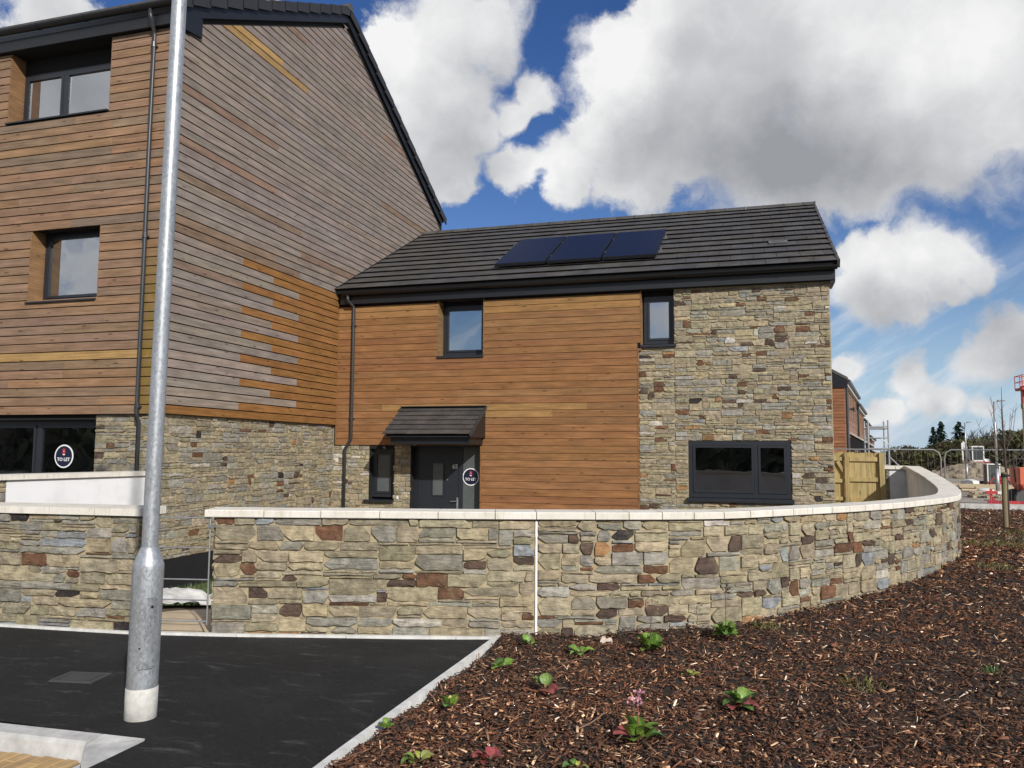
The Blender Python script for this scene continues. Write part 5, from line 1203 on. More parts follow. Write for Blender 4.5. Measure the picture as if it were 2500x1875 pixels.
# ================================================================== SIDE GATE
def side_gate():
    t = thing('timber_gate', 'new yellowish timber side gate between the house corner and the garden wall', 'gate', (2.1, 16.6, -.3)); rng = random.Random(6); Y = 16.6
    TB = (0.36, 0.275, 0.120)
    x = 1.835
    while x < 2.36: mb = MB(); mb.box(x, x + .096, Y, Y + .018, -.3, 1.60 + rng.uniform(-.012, .012), jit(TB, .14, rng)); mb.build('board', FENCE, t); x += .099
    x = 1.46
    while x < 1.74: mb = MB(); mb.box(x, x + .09, Y + .02, Y + .038, -.3, 1.60 + rng.uniform(-.012, .012), jit(TB, .14, rng)); mb.build('board', FENCE, t); x += .094
    for z in (1.475, 1.09, .70, .2): mb = MB(); mb.box(1.84, 2.352, Y - .035, Y - .001, z - .04, z + .04, jit(TB, .08, rng)); mb.build('rail', FENCE, t)
    for z in (1.48, 1.06, .72): mb = MB(); mb.box(1.46, 1.745, Y - .02, Y + .018, z - .035, z + .035, jit(TB, .08, rng)); mb.build('rail', FENCE, t)
    mb = MB(); mb.hull([(1.60, Y - .03, 1.42), (1.66, Y - .03, 1.45), (1.66, Y - .001, 1.45), (1.60, Y - .001, 1.42)], [(1.72, Y - .03, 1.20), (1.745, Y - .03, 1.26), (1.745, Y - .001, 1.26), (1.72, Y - .001, 1.20)], TB); mb.build('brace', FENCE, t)
    for a, b, y in ((1.75, 1.832, Y - .07), (2.362, 2.45, Y - .07)): mb = MB(); mb.box(a, b, y, Y + .02, -.4, 1.60, jit((0.34, 0.255, 0.11), .08, rng)); mb.build('post', FENCE, t)
    mb = MB(); mb.box(1.845, 2.35, Y - .05, Y - .036, 1.30, 1.325, (.1, .1, .1)); 
side_gate()

# ================================================================== BACKGROUND: TERRACE
def terrace():
    dv = Vector((math.sin(R(9)), math.cos(R(9)), 0)); nv = Vector((dv.y, -dv.x, 0)); P0 = Vector((4.15, 38.63, 0))
    W = lambda s, t, z: tuple(P0 + dv * s - nv * t + Vector((0, 0, z)))          # s back along the street, t into the house
    spec = [(0.0, 12.5, 4.98, 'nearest far terrace house in red-brown timber beyond the side gate'), (12.8, 25.0, 4.62, 'second far terrace house in timber behind the scaffold tower'), (25.5, 40.0, 4.10, 'third far terrace house, lower down the sloping street'), (41.0, 58.0, 3.20, 'farthest terrace house at the end of the row')]
    for k, (s0, s1, ze, lab) in enumerate(spec):
        h = thing('terrace_house', lab, 'house', W(s0, 0, -1), 'terrace houses down the street'); rng = random.Random(50 + k); D = 8.0
        mb = MB(); mb.hull([W(s0, .03, -1.5), W(s1, .03, -1.5), W(s1, D, -1.5), W(s0 + .03, D, -1.5)], [W(s0 + .03, .03, ze), W(s1, .03, ze), W(s1, D, ze), W(s0 + .03, D, ze)]); mb.face([W(s0 + .03, 0, ze), W(s0 + .03, D, ze), W(s0 + .03, D / 2, ze + 2.3)]); mb.build('wall', BACK, h)
        b1 = MB(); z = -1.0; rc = (0.27, 0.115, 0.055)
        while z < ze - .12:
            c = jit(rc, .14, rng); b1.hull([W(s0, -.02, z), W(s1, -.02, z), W(s1, .02, z), W(s0, .02, z)], [W(s0, -.02, z + .132), W(s1, -.02, z + .132), W(s1, .02, z + .132), W(s0, .02, z + .132)], jit((0.26, 0.15, 0.105), .12, rng))
            b1.hull([W(s0 - .02, 0, z), W(s0 - .02, D, z), W(s0 + .02, D, z), W(s0 + .02, 0, z)], [W(s0 - .02, 0, z + .132), W(s0 - .02, D, z + .132), W(s0 + .02, D, z + .132), W(s0 + .02, 0, z + .132)], c); z += .145
        # gable triangle boards
        while z < ze + 2.2:
            q = (z - ze) / .575; a = max(q, 0); b1.hull([W(s0 - .02, a, z), W(s0 - .02, D - a, z), W(s0 + .02, D - a, z), W(s0 + .02, a, z)], [W(s0 - .02, a, z + .132), W(s0 - .02, D - a, z + .132), W(s0 + .02, D - a, z + .132), W(s0 + .02, a, z + .132)], jit(rc, .14, rng)); z += .145
        b1.build('cladding', WOOD, h, kind='stuff')
        mb = MB(); o = .16; ov = .12
        for sgn in (1, -1):
            T = (lambda t: t) if sgn == 1 else (lambda t: D - t)
            A = [W(s0 - ov, T(-o), ze - .10), W(s1 + ov, T(-o), ze - .10), W(s1 + ov, D / 2, ze + 2.42), W(s0 - ov, D / 2, ze + 2.42)]; B = [(p[0], p[1], p[2] + .14) for p in A]; mb.hull(A, B)
        mb.build('roof', TILE, h)
        mb = MB(); mb.hull([W(s0 - ov + .02, -o + .02, ze - .33), W(s0 - ov + .02, D / 2, ze + 2.16), W(s0 - ov + .06, D / 2, ze + 2.16), W(s0 - ov + .06, -o + .02, ze - .33)], [W(s0 - ov + .02, -o + .02, ze - .06), W(s0 - ov + .02, D / 2, ze + 2.44), W(s0 - ov + .06, D / 2, ze + 2.44), W(s0 - ov + .06, -o + .02, ze - .06)]); mb.hull([W(s0 - ov + .025, -o, ze - .42), W(s0 - ov + .025, .5, ze - .42), W(s0 - ov + .055, .5, ze - .42), W(s0 - ov + .055, -o, ze - .42)], [W(s0 - ov + .025, -o, ze - .10), W(s0 - ov + .025, .5, ze + .2), W(s0 - ov + .055, .5, ze + .2), W(s0 - ov + .055, -o, ze - .10)]); mb.build('bargeboard', FASC, h)
        mb = MB(); mb.hull([W(s0 - ov, -o - .10, ze - .20), W(s1 + ov, -o - .10, ze - .20), W(s1 + ov, -o + .02, ze - .20), W(s0 - ov, -o + .02, ze - .20)], [W(s0 - ov, -o - .12, ze - .09), W(s1 + ov, -o - .12, ze - .09), W(s1 + ov, -o + .02, ze - .09), W(s0 - ov, -o + .02, ze - .09)]); mb.build('gutter', PIPE, h)
        mb = MB(); mb.hull([W(s0, -o, ze - .34), W(s1, -o, ze - .34), W(s1, -o + .03, ze - .34), W(s0, -o + .03, ze - .34)], [W(s0, -o, ze - .21), W(s1, -o, ze - .21), W(s1, -o + .03, ze - .21), W(s0, -o + .03, ze - .21)], (.5, .5, .5)); mb.hull([W(s0, -o + .03, ze - .34), W(s1, -o + .03, ze - .34), W(s1, .02, ze - .34), W(s0, .02, ze - .34)], [W(s0, -o + .03, ze - .30), W(s1, -o + .03, ze - .30), W(s1, .02, ze - .30), W(s0, .02, ze - .30)], (.45, .45, .45)); mb.build('soffit', MATT, h)
        mb = MB(); mb.tube([W(s0 + .35, -.09, ze - .3), W(s0 + .35, -.09, -1)], .055, 8); mb.build('downpipe', PIPE, h)
        L = s1 - s0
        for f, z0, z1, w in ((.20, ze - 1.65, ze - .45, 1.0), (.42, ze - 1.65, ze - .45, .6), (.62, ze - 1.65, ze - .45, 1.2), (.85, ze - 1.65, ze - .45, 1.0), (.24, ze - 3.2, ze - 2.55, 1.6), (.75, ze - 4.2, ze - 2.7, 1.6)):
            s = s0 + L * f; mb = MB(); G = lambda u, z, d: W(s + u, -.02 - d, z)
            for (u0, u1, v0, v1) in ((0, .09, z0, z1), (w - .09, w, z0, z1), (.09, w - .09, z0, z0 + .08), (.09, w - .09, z1 - .08, z1)): mb.obox(lambda u, v, d: G(u, v, d), u0, u1, v0, v1, 0, .022, (0.24, 0.125, 0.05))
            wn = mb.build('window', WOOD, h); mb = MB(); mb.obox(lambda u, v, d: G(u, v, d), .09, w - .09, z0 + .08, z1 - .08, .001, .010, (.03, .035, .045)); mb.build('pane', PAINT, wn)
        if k < 2:
            sp = s0 + L * .30; mb = MB(); zc = ze - 2.45; mb.hull([W(sp, -.95, zc - .75), W(sp + 4.6, -.95, zc - .75), W(sp + 4.6, -.02, zc - .75), W(sp, -.02, zc - .75)], [W(sp, -.95, zc - .55), W(sp + 4.6, -.95, zc - .55), W(sp + 4.6, -.02, zc), W(sp, -.02, zc)]); pc = mb.build('porch', FASC, h)
            mb = MB(); mb.hull([W(sp - .06, -1.0, zc - .56), W(sp + 4.66, -1.0, zc - .56), W(sp + 4.66, -.02, zc + .03), W(sp - .06, -.02, zc + .03)], [W(sp - .06, -1.0, zc - .50), W(sp + 4.66, -1.0, zc - .50), W(sp + 4.66, -.02, zc + .10), W(sp - .06, -.02, zc + .10)], (.42, .40, .36)); mb.build('porch_roof', MATT, pc)
        if k == 0: mb = MB(); mb.tube([W(4.1, -.03, 3.78), W(4.1, -.22, 3.78)], .05, 8, (.03, .03, .03)); mb.tube([W(4.1, -.22, 3.86), W(4.1, -.22, 3.66)], .06, 8, (.03, .03, .03)); mb.build('wall_lamp', PAINT, h)
terrace()

# ================================================================== BUILDING SITE
def scaffold():
    t = thing('scaffold_tower', 'narrow aluminium scaffold tower beyond the timber side gate', 'scaffold tower', (4.2, 30, -.25)); zg = -.3
    X = (3.905, 4.535)
    for x in X:
        for y in (29.6, 30.5): mb = MB(); mb.tube([(x, y, zg), (x, y, 2.72)], .028, 8); mb.build('upright', STEEL, t)
    for y in (29.6, 30.5):
        for z in (2.50, 2.44, 2.12, 1.76, 1.2, .6): mb = MB(); mb.tube([(X[0], y, z), (X[1], y, z)], .020, 6); mb.build('rung', STEEL, t)
    for x in X:
        for z in (2.44, 1.76): mb = MB(); mb.tube([(x, 29.6, z), (x, 30.5, z)], .020, 6); mb.build('ledger', STEEL, t)
    mb = MB(); mb.tube([(4.30, 29.58, 2.10), (4.53, 29.58, 1.90)], .014, 6); mb.tube([(4.53, 29.6, 1.5), (5.05, 29.3, .9)], .022, 6); mb.build('brace', STEEL, t)
scaffold()
def heras(x0, x1, y0, y1, label):
    zg = -.30; H = 2.0; t = thing('site_fence_panel', label, 'site fence', ((x0 + x1) / 2, (y0 + y1) / 2, zg), 'mesh site fence panels')
    P = lambda k, z: (x0 + (x1 - x0) * k, y0 + (y1 - y0) * k, zg + z); mb = MB(); q = .035
    mb.tube([P(0, 0), P(0, H - .22), P(.012, H - .08), P(.045, H), P(.5, H), P(1 - .045, H), P(1 - .012, H - .08), P(1, H - .22), P(1, 0)], .019, 8); mb.tube([P(0, .14), P(1, .14)], .016, 6); mb.build('frame', FENCESTEEL, t, smooth=True)
    mb = MB(); [mb.tube([P(k / 23, .14), P(k / 23, H)], .0016, 3) for k in range(1, 23)]; mb.build('mesh_infill', STEEL, t, kind='stuff')
    for k in (0.0, 1.0): mb = MB(); c = P(k, 0); mb.box(c[0] - .3, c[0] + .3, c[1] - .11, c[1] + .11, zg, zg + .13, (.10, .10, .10)); mb.build('foot_block', MATT, t)
heras(1.45, 4.95, 24.4, 24.0, 'mesh site fence panel behind the timber gate and wall end'); heras(5.04, 8.52, 24.0, 23.7, 'mesh site fence panel in front of the excavators')
mb = MB(); mb.box(4.91, 5.08, 23.94, 24.04, .78, .84, (.7, .7, .7)); tag(mb.build('fence_clip', PAINT), 'pale clip joining the two mesh fence panels', 'clip')

def street_lamp(x, y, z0, h, arm, label):
    t = thing('street_lamp', label, 'street lamp', (x, y, z0), 'street lamps on the far road'); mb = MB(); mb.tube([(x, y, z0), (x, y, z0 + 1.2)], .085, 8); mb.tube([(x, y, z0 + 1.2), (x, y, z0 + h)], [.06, .045], 8); mb.build('column', STEEL, t, smooth=True)
    mb = MB(); mb.tube([(x, y, z0 + h - .03), (x + arm * .45, y, z0 + h + .02)], .03, 6); mb.hull([(x + arm * .35, y - .09, z0 + h - .02), (x + arm, y - .09, z0 + h + .01), (x + arm, y + .09, z0 + h + .01), (x + arm * .35, y + .09, z0 + h - .02)], [(x + arm * .35, y - .07, z0 + h + .07), (x + arm, y - .07, z0 + h + .05), (x + arm, y + .07, z0 + h + .05), (x + arm * .35, y + .07, z0 + h + .07)], (.15, .15, .16)); mb.build('lantern', PAINT, t)
street_lamp(10.47, 40, -.25, 4.18, .42, 'nearer grey street lamp behind the young tree'); street_lamp(13.92, 60, -.25, 3.95, .36, 'farther thin street lamp in front of the fir trees')

def young_tree():
    t = thing('young_tree', 'bare young street tree tied to a stake in the bark bed', 'tree', (4.30, 15.9, .3)); rng = random.Random(19); c = (.055, .040, .032)
    mb = MB(); mb.tube([(4.315, 15.95, .28), (4.32, 15.95, 1.2), (4.30, 15.95, 1.75), (4.295, 15.95, 2.2), (4.30, 15.95, 2.78)], [.026, .022, .018, .010, .003], 8, c); mb.build('trunk', MATT, t, smooth=True)
    for k, (z, ex, ez, dy) in enumerate([(1.42, -.40, 2.22, .1), (1.50, .36, 1.95, -.2), (1.58, -.24, 2.38, -.2), (1.60, .28, 2.50, .2), (1.66, -.12, 2.60, .2), (1.70, .15, 2.42, -.1), (1.78, -.07, 2.50, -.2), (1.45, .42, 1.80, .3), (1.36, -.46, 1.72, -.2), (1.55, .20, 2.30, .3), (1.62, -.30, 2.0, .3), (1.75, .10, 2.20, .3), (1.34, .34, 1.62, .1), (1.40, -.26, 1.80, .4)]):
        b = Vector((4.305, 15.95, z)); e = Vector((4.30 + ex, 15.95 + dy, ez)); m = b.lerp(e, .5) + Vector((ex * .14, 0, -.06)); mb = MB(); mb.tube([b, b.lerp(m, .5) + Vector((ex * .03, 0, -.01)), m, m.lerp(e, .5), e], [.008, .0065, .005, .0035, .002], 5, c)
        for q in range(3): f = rng.uniform(.35, .9); p = m.lerp(e, f) if f > .5 else b.lerp(m, f * 2); mb.tube([p, p + Vector((rng.uniform(-.10, .10), rng.uniform(-.1, .1), rng.uniform(.06, .2)))], [.003, .0015], 4, c)
        mb.build('branch', MATT, t)
    s = thing('tree_stake', 'short round timber stake supporting the bare young tree', 'stake', (4.22, 15.85, .3)); mb = MB(); mb.tube([(4.235, 15.8, .1), (4.232, 15.8, .7), (4.238, 15.8, 1.27)], .042, 10, (.20, .16, .095)); mb.build('post', FENCE, s, smooth=False); mb = MB(); mb.tube([(4.238, 15.8, 1.19), (4.238, 15.8, 1.245)], .048, 10, (.015, .015, .015)); mb.box(4.236, 4.32, 15.75, 15.83, 1.20, 1.235, (.015, .015, .015)); mb.build('tie', MATT, s)
young_tree()

def excavator():
    cx, cy, z = 18.25, 75, .20; t = thing('mini_excavator', 'white and red mini excavator on top of the earth heap', 'excavator', (cx, cy, z)); rd = (.24, .025, .025); wh = (.62, .62, .60)
    for s in (-.55, .55):
        mb = MB(); pr = [(-.85, .12), (-.7, 0), (.7, 0), (.85, .12), (.85, .33), (.7, .45), (-.7, .45), (-.85, .33)]; mb.hull([(cx + a, cy + s - .16, z + b) for a, b in pr], [(cx + a, cy + s + .16, z + b) for a, b in pr], (.05, .05, .05)); mb.build('track', MATT, t)
    mb = MB(); mb.box(cx - .7, cx + .75, cy - .62, cy + .62, z + .46, z + .80, rd); mb.hull([(cx + .25, cy - .6, z + .8), (cx + .75, cy - .6, z + .8), (cx + .75, cy + .6, z + .8), (cx + .25, cy + .6, z + .8)], [(cx + .30, cy - .5, z + 1.05), (cx + .68, cy - .5, z + 1.0), (cx + .68, cy + .5, z + 1.0), (cx + .30, cy + .5, z + 1.05)], wh); mb.build('body', PAINT, t)
    mb = MB(); x0, x1, y0, y1, z0, z1 = cx - .55, cx + .35, cy - .6, cy + .15, z + .8, z + 1.98
    for x in (x0, x1 - .08):
        for y in (y0, y1 - .08): mb.box(x, x + .08, y, y + .08, z0, z1, wh)
    mb.box(x0 - .02, x1 + .02, y0 - .02, y1 + .02, z1, z1 + .10, wh); mb.box(x0, x1, y0, y0 + .06, z0, z0 + .12, wh); cab = mb.build('cab', PAINT, t); mb = MB(); mb.box(x0 + .03, x1 - .03, y0 + .03, y1 - .03, z0 + .02, z1 - .01, (.03, .04, .04)); mb.build('glass', PAINT, cab)
    mb = MB(); mb.hull([(cx - .60, cy - .05, z + .7), (cx - .60, cy + .15, z + .7), (cx - .40, cy + .15, z + .8), (cx - .40, cy - .05, z + .8)], [(cx - 1.05, cy - .05, z + 2.15), (cx - 1.05, cy + .15, z + 2.15), (cx - .85, cy + .15, z + 2.25), (cx - .85, cy - .05, z + 2.25)], wh); mb.hull([(cx - 1.05, cy - .05, z + 2.15), (cx - 1.05, cy + .15, z + 2.15), (cx - .85, cy + .15, z + 2.3), (cx - .85, cy - .05, z + 2.3)], [(cx - 1.18, cy - .04, z + 2.0), (cx - 1.18, cy + .12, z + 2.0), (cx - 1.05, cy + .12, z + 2.5), (cx - 1.05, cy - .04, z + 2.5)], wh); mb.build('boom', PAINT, t)
    mb = MB(); mb.hull([(cx - 1.20, cy - .05, z + 2.35), (cx - 1.05, cy - .05, z + 2.35), (cx - 1.05, cy + .1, z + 2.35), (cx - 1.20, cy + .1, z + 2.35)], [(cx - 1.14, cy - .05, z + .85), (cx - 1.02, cy - .05, z + .85), (cx - 1.02, cy + .1, z + .85), (cx - 1.14, cy + .1, z + .85)], wh); mb.build('stick', PAINT, t)
    mb = MB(); pr = [(-1.25, .9), (-.95, .85), (-.75, .55), (-.95, .38), (-1.2, .5)]; mb.hull([(cx + a, cy - .3, z + b) for a, b in pr], [(cx + a, cy + .3, z + b) for a, b in pr], (.12, .09, .07)); mb.build('bucket', PAINT, t)
excavator()
def dumper():
    cx, cy, z = 12.83, 50, -.30; t = thing('dumper', 'white cabbed site dumper with red skip below the excavator', 'dumper', (cx, cy, z)); rd = (.25, .02, .025); wh = (.62, .62, .60)
    x0, x1, y0, y1, z0, z1 = cx - .30, cx + .34, cy - .3, cy + .55, z + .30, z + 1.32; mb = MB()
    for x in (x0, x1 - .055):
        for y in (y0, y1 - .055): mb.box(x, x + .055, y, y + .055, z0, z1, wh)
    mb.box(x0 - .02, x1 + .02, y0 - .02, y1 + .02, z1, z1 + .06, wh); cab = mb.build('cab', PAINT, t); mb = MB(); mb.box(x0 + .03, x1 - .03, y0 + .03, y1 - .03, z0 + .05, z1 - .005, (.05, .065, .06)); mb.build('glass', PAINT, cab)
    mb = MB(); mb.hull([(cx - .42, cy - .75, z + .12), (cx + .40, cy - .75, z + .12), (cx + .36, cy + .7, z + .12), (cx - .38, cy + .7, z + .12)], [(cx - .46, cy - .85, z + .34), (cx + .42, cy - .85, z + .34), (cx + .38, cy + .7, z + .34), (cx - .40, cy + .7, z + .34)], rd); mb.build('body', PAINT, t)
    for x in (cx - .40, cx + .36):
        for y in (cy - .5, cy + .45):
            mb = MB(); n = 14; mb.hull([(x - .08, y + .21 * math.cos(6.283 * i / n), z + .20 + .21 * math.sin(6.283 * i / n)) for i in range(n)], [(x + .08, y + .21 * math.cos(6.283 * i / n), z + .20 + .21 * math.sin(6.283 * i / n)) for i in range(n)], (.03, .03, .03)); mb.build('wheel', MATT, t)
    mb = MB(); n = 14; c = Vector((cx + .05, cy - .28, z + .72)); mb.tube([c + Vector((.11 * math.cos(6.283 * i / n), -.03, .13 * math.sin(6.283 * i / n))) for i in range(n + 1)], .012, 5, (.02, .02, .02)); mb.build('steering_wheel', PAINT, cab)
dumper()
def boom_lift():
    cx, cy, z = 9.47, 32, -.28; t = thing('boom_lift', 'orange boom lift with a cream mast and raised red basket', 'boom lift', (cx, cy, z)); rd = (.42, .06, .035); cream = (.50, .40, .20)
    mb = MB(); mb.box(cx - .55, cx + 1.1, cy - .6, cy + .6, z + .85, z + 1.42, (.55, .13, .075)); mb.hull([(cx - .55, cy - .6, z + .85), (cx + 1.1, cy - .6, z + .85), (cx + 1.1, cy + .6, z + .85), (cx - .55, cy + .6, z + .85)], [(cx - .40, cy - .5, z + .62), (cx + 1.1, cy - .5, z + .62), (cx + 1.1, cy + .5, z + .62), (cx - .40, cy + .5, z + .62)], (.50, .10, .06)); mb.build('turntable', PAINT, t)
    mb = MB(); mb.box(cx - .2, cx + 1.2, cy - .55, cy + .55, z + .36, z + .60, (.45, .10, .06)); mb.build('chassis', PAINT, t)
    for x in (cx - .42, cx + .95):
        for y in (cy - .62, cy + .5):
            mb = MB(); n = 16; r = .33; mb.hull([(x + r * math.cos(6.283 * i / n), y - .11, z + r + r * math.sin(6.283 * i / n)) for i in range(n)], [(x + r * math.cos(6.283 * i / n), y + .11, z + r + r * math.sin(6.283 * i / n)) for i in range(n)], (.075, .075, .075)); wh = mb.build('wheel', MATT, t)
    mb = MB(); mb.box(cx - .20, cx - .05, cy - .12, cy + .12, z + 1.40, z + 3.55, cream); mb.build('lower_boom', PAINT, t); mb = MB(); mb.box(cx - .225, cx - .03, cy - .14, cy + .14, z + 3.48, z + 3.66, (.3, .25, .12)); mb.build('knuckle', PAINT, t)
    mb = MB(); mb.box(cx - .22, cx - .14, cy - .1, cy + .1, z + 3.62, z + 4.28, rd); mb.box(cx - .10, cx - .03, cy - .1, cy + .1, z + 3.62, z + 4.28, rd); mb.build('upper_boom', PAINT, t)
    mb = MB(); x0, x1, y0, y1, zb = cx - .30, cx + .75, cy - .4, cy + .4, z + 4.12; mb.box(x0, x1, y0, y1, zb, zb + .09, rd)
    for h in (.30, .52): [mb.tube([a, b], .014, 5, rd) for a, b in (((x0, y0, zb + h), (x1, y0, zb + h)), ((x0, y1, zb + h), (x1, y1, zb + h)), ((x0, y0, zb + h), (x0, y1, zb + h)), ((x1, y0, zb + h), (x1, y1, zb + h)))]
    for x in (x0, x0 + .16, x0 + .4, x0 + .75, x1):
        for y in (y0, y1): mb.tube([(x, y, zb + .05), (x, y, zb + .54)], .016, 5, rd)
    mb.box(x0 + .18, x0 + .40, y0 + .02, y0 + .2, zb + .1, zb + .5, (.20, .03, .03)); mb.build('basket', PAINT, t)
    mb = MB(); mb.tube([(cx - .62, cy - .3, z + .9), (cx - .66, cy - .3, z + 1.6), (cx - .58, cy - .3, z + 1.72), (cx + .1, cy - .3, z + 1.72)], .025, 6, (.03, .03, .03)); mb.build('guard_hoop', PAINT, t)
boom_lift()
def earth():
    mb = MB(); n, m = 44, 30; ii = {}
    for i in range(n + 1):
        for j in range(m + 1):
            a, b = -1 + 2 * i / n, -1 + 2 * j / m; x, y = 17.1 + 3.6 * a, 73 + 4.5 * b; q = max(0, 1 - a * a * .9 - b * b); h = -.5 + 1.15 * q ** .6 * (0.72 + .5 * sm(a, -.7, .3)) + .45 * q * mnoise.noise((x * .8, y * .8, 2)) + .22 * mnoise.noise((x * 2.1, y * 2.1, 5)) * (q > 0)
            if 17.2 < x < 19.6 and 73.8 < y < 76.4: h = min(h, .20)
            ii[i, j] = len(mb.v); mb.v.append((x, y, max(h, -.5)))
    for i in range(n):
        for j in range(m): mb.f.append((ii[i, j], ii[i + 1, j], ii[i + 1, j + 1], ii[i, j + 1])); mb.c.append((.3, .3, .3))
    tag(mb.build('earth_heap', EARTH, origin=(0, 0, 0)), None, None, None, 'structure')
    rng = random.Random(14)
    for k in range(3):                                                     # broken rock on the near side of the heap
        c = Vector((15.2 + 1.4 * k, rng.uniform(67.8, 69.0), -.12 + .1 * (k == 1))); r = rng.uniform(.18, .42); bm = bmesh.new(); bmesh.ops.create_icosphere(bm, subdivisions=1, radius=1)
        mb = MB(); mb.v = [tuple(c + Vector((v.co.x * r * 1.5 * rng.uniform(.7, 1.2), v.co.y * r * rng.uniform(.7, 1.2), v.co.z * r * .7 * rng.uniform(.7, 1.2)))) for v in bm.verts]; mb.f = [tuple(v.index for v in f.verts) for f in bm.faces]; mb.c = [(.30, .25, .18)] * len(mb.f); bm.free()
        tag(mb.build('boulder', EARTH), ('left pale rock at the foot of the earth heap', 'middle pale rock at the foot of the earth heap', 'right pale rock at the foot of the earth heap')[k], 'boulder', 'rocks on the earth heap')
earth()
def site_clutter():
    rng = random.Random(31); rd = (.40, .035, .04); wh = (.66, .66, .64)
    def barrier(x0, x1, y, z, label, cols):
        t = thing('barrier', label, 'barrier', ((x0 + x1) / 2, y, -.19), 'red and white plastic barriers'); n = 7
        for k in range(n):
            a, b = x0 + (x1 - x0) * k / n, x0 + (x1 - x0) * (k + 1) / n; mb = MB(); mb.box(a, b, y, y + .06, z, z + .11, cols[k % 2]); mb.build('board', PAINT, t)
        for x in (x0 + .2, x1 - .2): mb = MB(); mb.box(x - .04, x + .04, y + .065, y + .13, -.28, z + .2, rd); mb.box(x - .2, x + .2, y - .1, y + .3, -.29, -.22, (.1, .1, .1)); mb.build('leg', PAINT, t)
    barrier(9.0, 11.9, 36.0, .02, 'red and white barrier board behind the tree stake', (rd, wh)); barrier(7.8, 11.2, 31.0, -.10, 'low red barrier board nearest the planting bed', ((.30, .02, .03), rd)); barrier(6.6, 8.2, 25.4, -.22, 'orange and white barrier board lying low beside the wall end', ((.55, .12, .03), wh))
    barrier(12.0, 14.6, 46, .30, 'red barrier frame far behind the fence joint', (rd, (.45, .10, .10)))
    for k, (x, y, z, lab) in enumerate([(9.6, 38.5, -.28, 'lower wooden pallet on the stack beyond the fence'), (9.7, 38.6, -.12, 'upper wooden pallet on the stack beyond the fence'), (11.3, 37.0, -.28, 'single wooden pallet lying right of the stack')]):
        t = thing('pallet', lab, 'pallet', (x, y, z), 'wooden pallets on the site'); c = (.36, .29, .19)
        for j in range(5): mb = MB(); mb.box(x - .6, x + .6, y - .5 + j * .23, y - .40 + j * .23, z + .12, z + .145, jit(c, .15, rng)); mb.build('slat', MATT, t)
        for j in (-.52, 0, .52):
            for q in (-.45, 0, .42): mb = MB(); mb.box(x + j - .07, x + j + .07, y + q - .05, y + q + .05, z + .02, z + .12, jit(c, .15, rng)); mb.build('block', MATT, t)
    for k in range(7):
        x, y, z = 12.3 + rng.uniform(-.6, .6), 44 + k * .25, -.19 + .10 * (k % 3); mb = MB(); mb.box(x - 1.9, x + 1.5, y, y + .2, z, z + .09, jit((.42, .34, .22), .15, rng)); tag(mb.build('timber_beam', MATT), 'pale timber beam in the loose stack before the earth heap', 'beam', 'stacked timber beams')
    for k, (x, y, lab) in enumerate([(10.35, 41.5, 'white bulk bag with a black strap just past the wall top'), (12.2, 52, 'white bulk bag heaped near the red barrier frame'), (11.9, 62, 'large white sheeted heap left of the red frames')]):
        mb = MB(); n = 12; s = (.34, .45, .62)[k]; pts = [[(x + s * q * math.cos(6.283 * i / n) * (1 + .1 * math.sin(3 * i + k)), y + s * q * math.sin(6.283 * i / n), -.28 + zz * s) for i in range(n)] for q, zz in ((1, 0), (1.12, .3), (.95, .75), (.35, .95))]
        for a, b in zip(pts, pts[1:]): mb.hull(a, b, wh, (False, b is pts[-1]))
        tag(mb.build('bulk_bag', SHEET, smooth=True), lab, 'bag', 'white bags on the site')
    mb = MB(); c = Vector((11.9, 45.0, .12)); mb.tube([c + Vector((.45 * math.cos(.45 * i), .05 * i / 14, .36 * math.sin(.45 * i))) for i in range(30)], .035, 6, (.32, .05, .05)); tag(mb.build('hose_coil', PAINT), 'upright coil of red site hose beyond the fence joint', 'hose')
    mb = MB(); mb.box(6.05, 6.75, 20.2, 20.7, .28, .40, (.62, .46, .02)); mb.box(6.15, 6.65, 20.3, 20.6, .40, .50, (.62, .46, .02)); tag(mb.build('yellow_foot', PAINT), 'bright yellow plastic barrier foot at the edge of the bed', 'barrier foot')
    # the paved strip of the far road
    mb = MB(); mb.face([(2.6, 21.35, -.10), (30, 21.35, -.10), (30, 26.2, -.24), (2.6, 26.2, -.24)]); mb.build('road', simple('road_surface', (.16, .16, .165), .9, var=.2, vscale=.8), kind='structure')
    mb = MB(); mb.box(2.6, 30, 26.2, 26.33, -.4, -.10); mb.build('far_kerb', CONC, kind='structure')
site_clutter()

# ================================================================== TREES BEYOND
def conifer(x, y, z0, h, r, label, seed):
    rng = random.Random(seed); t = thing('fir_tree', label, 'tree', (x, y, z0), 'dark fir trees beyond the site'); mb = MB(); mb.tube([(x, y, z0), (x, y, z0 + h * .9)], [.22, .04], 6, (.05, .035, .025)); mb.build('trunk', MATT, t)
    mb = MB()
    for k in range(46):
        f = .16 + .84 * k / 45; zz = z0 + h * f; rr = r * (1.03 - f) ** .62 * rng.uniform(.75, 1.25) + .06
        for j in range(7):
            a = rng.uniform(0, 6.283); q = rr * rng.uniform(.6, 1.1); w = .16 * rr + .10; tip = Vector((x + q * math.cos(a), y + q * math.sin(a), zz - .16 * q + rng.uniform(-.1, .15))); b = Vector((x, y, zz + .12)); s = Vector((-math.sin(a), math.cos(a), 0)) * w; m = b.lerp(tip, .55)
            c = jit((0.016, 0.030, 0.022), .35, rng); mb.face([b, m - s, tip, m + s + Vector((0, 0, -.12))], c); mb.face([m - s * .8 + Vector((0, 0, -.05)), m + s * .8, tip + Vector((0, 0, -.28))], c)
    mb.build('crown', SCRUB, t)
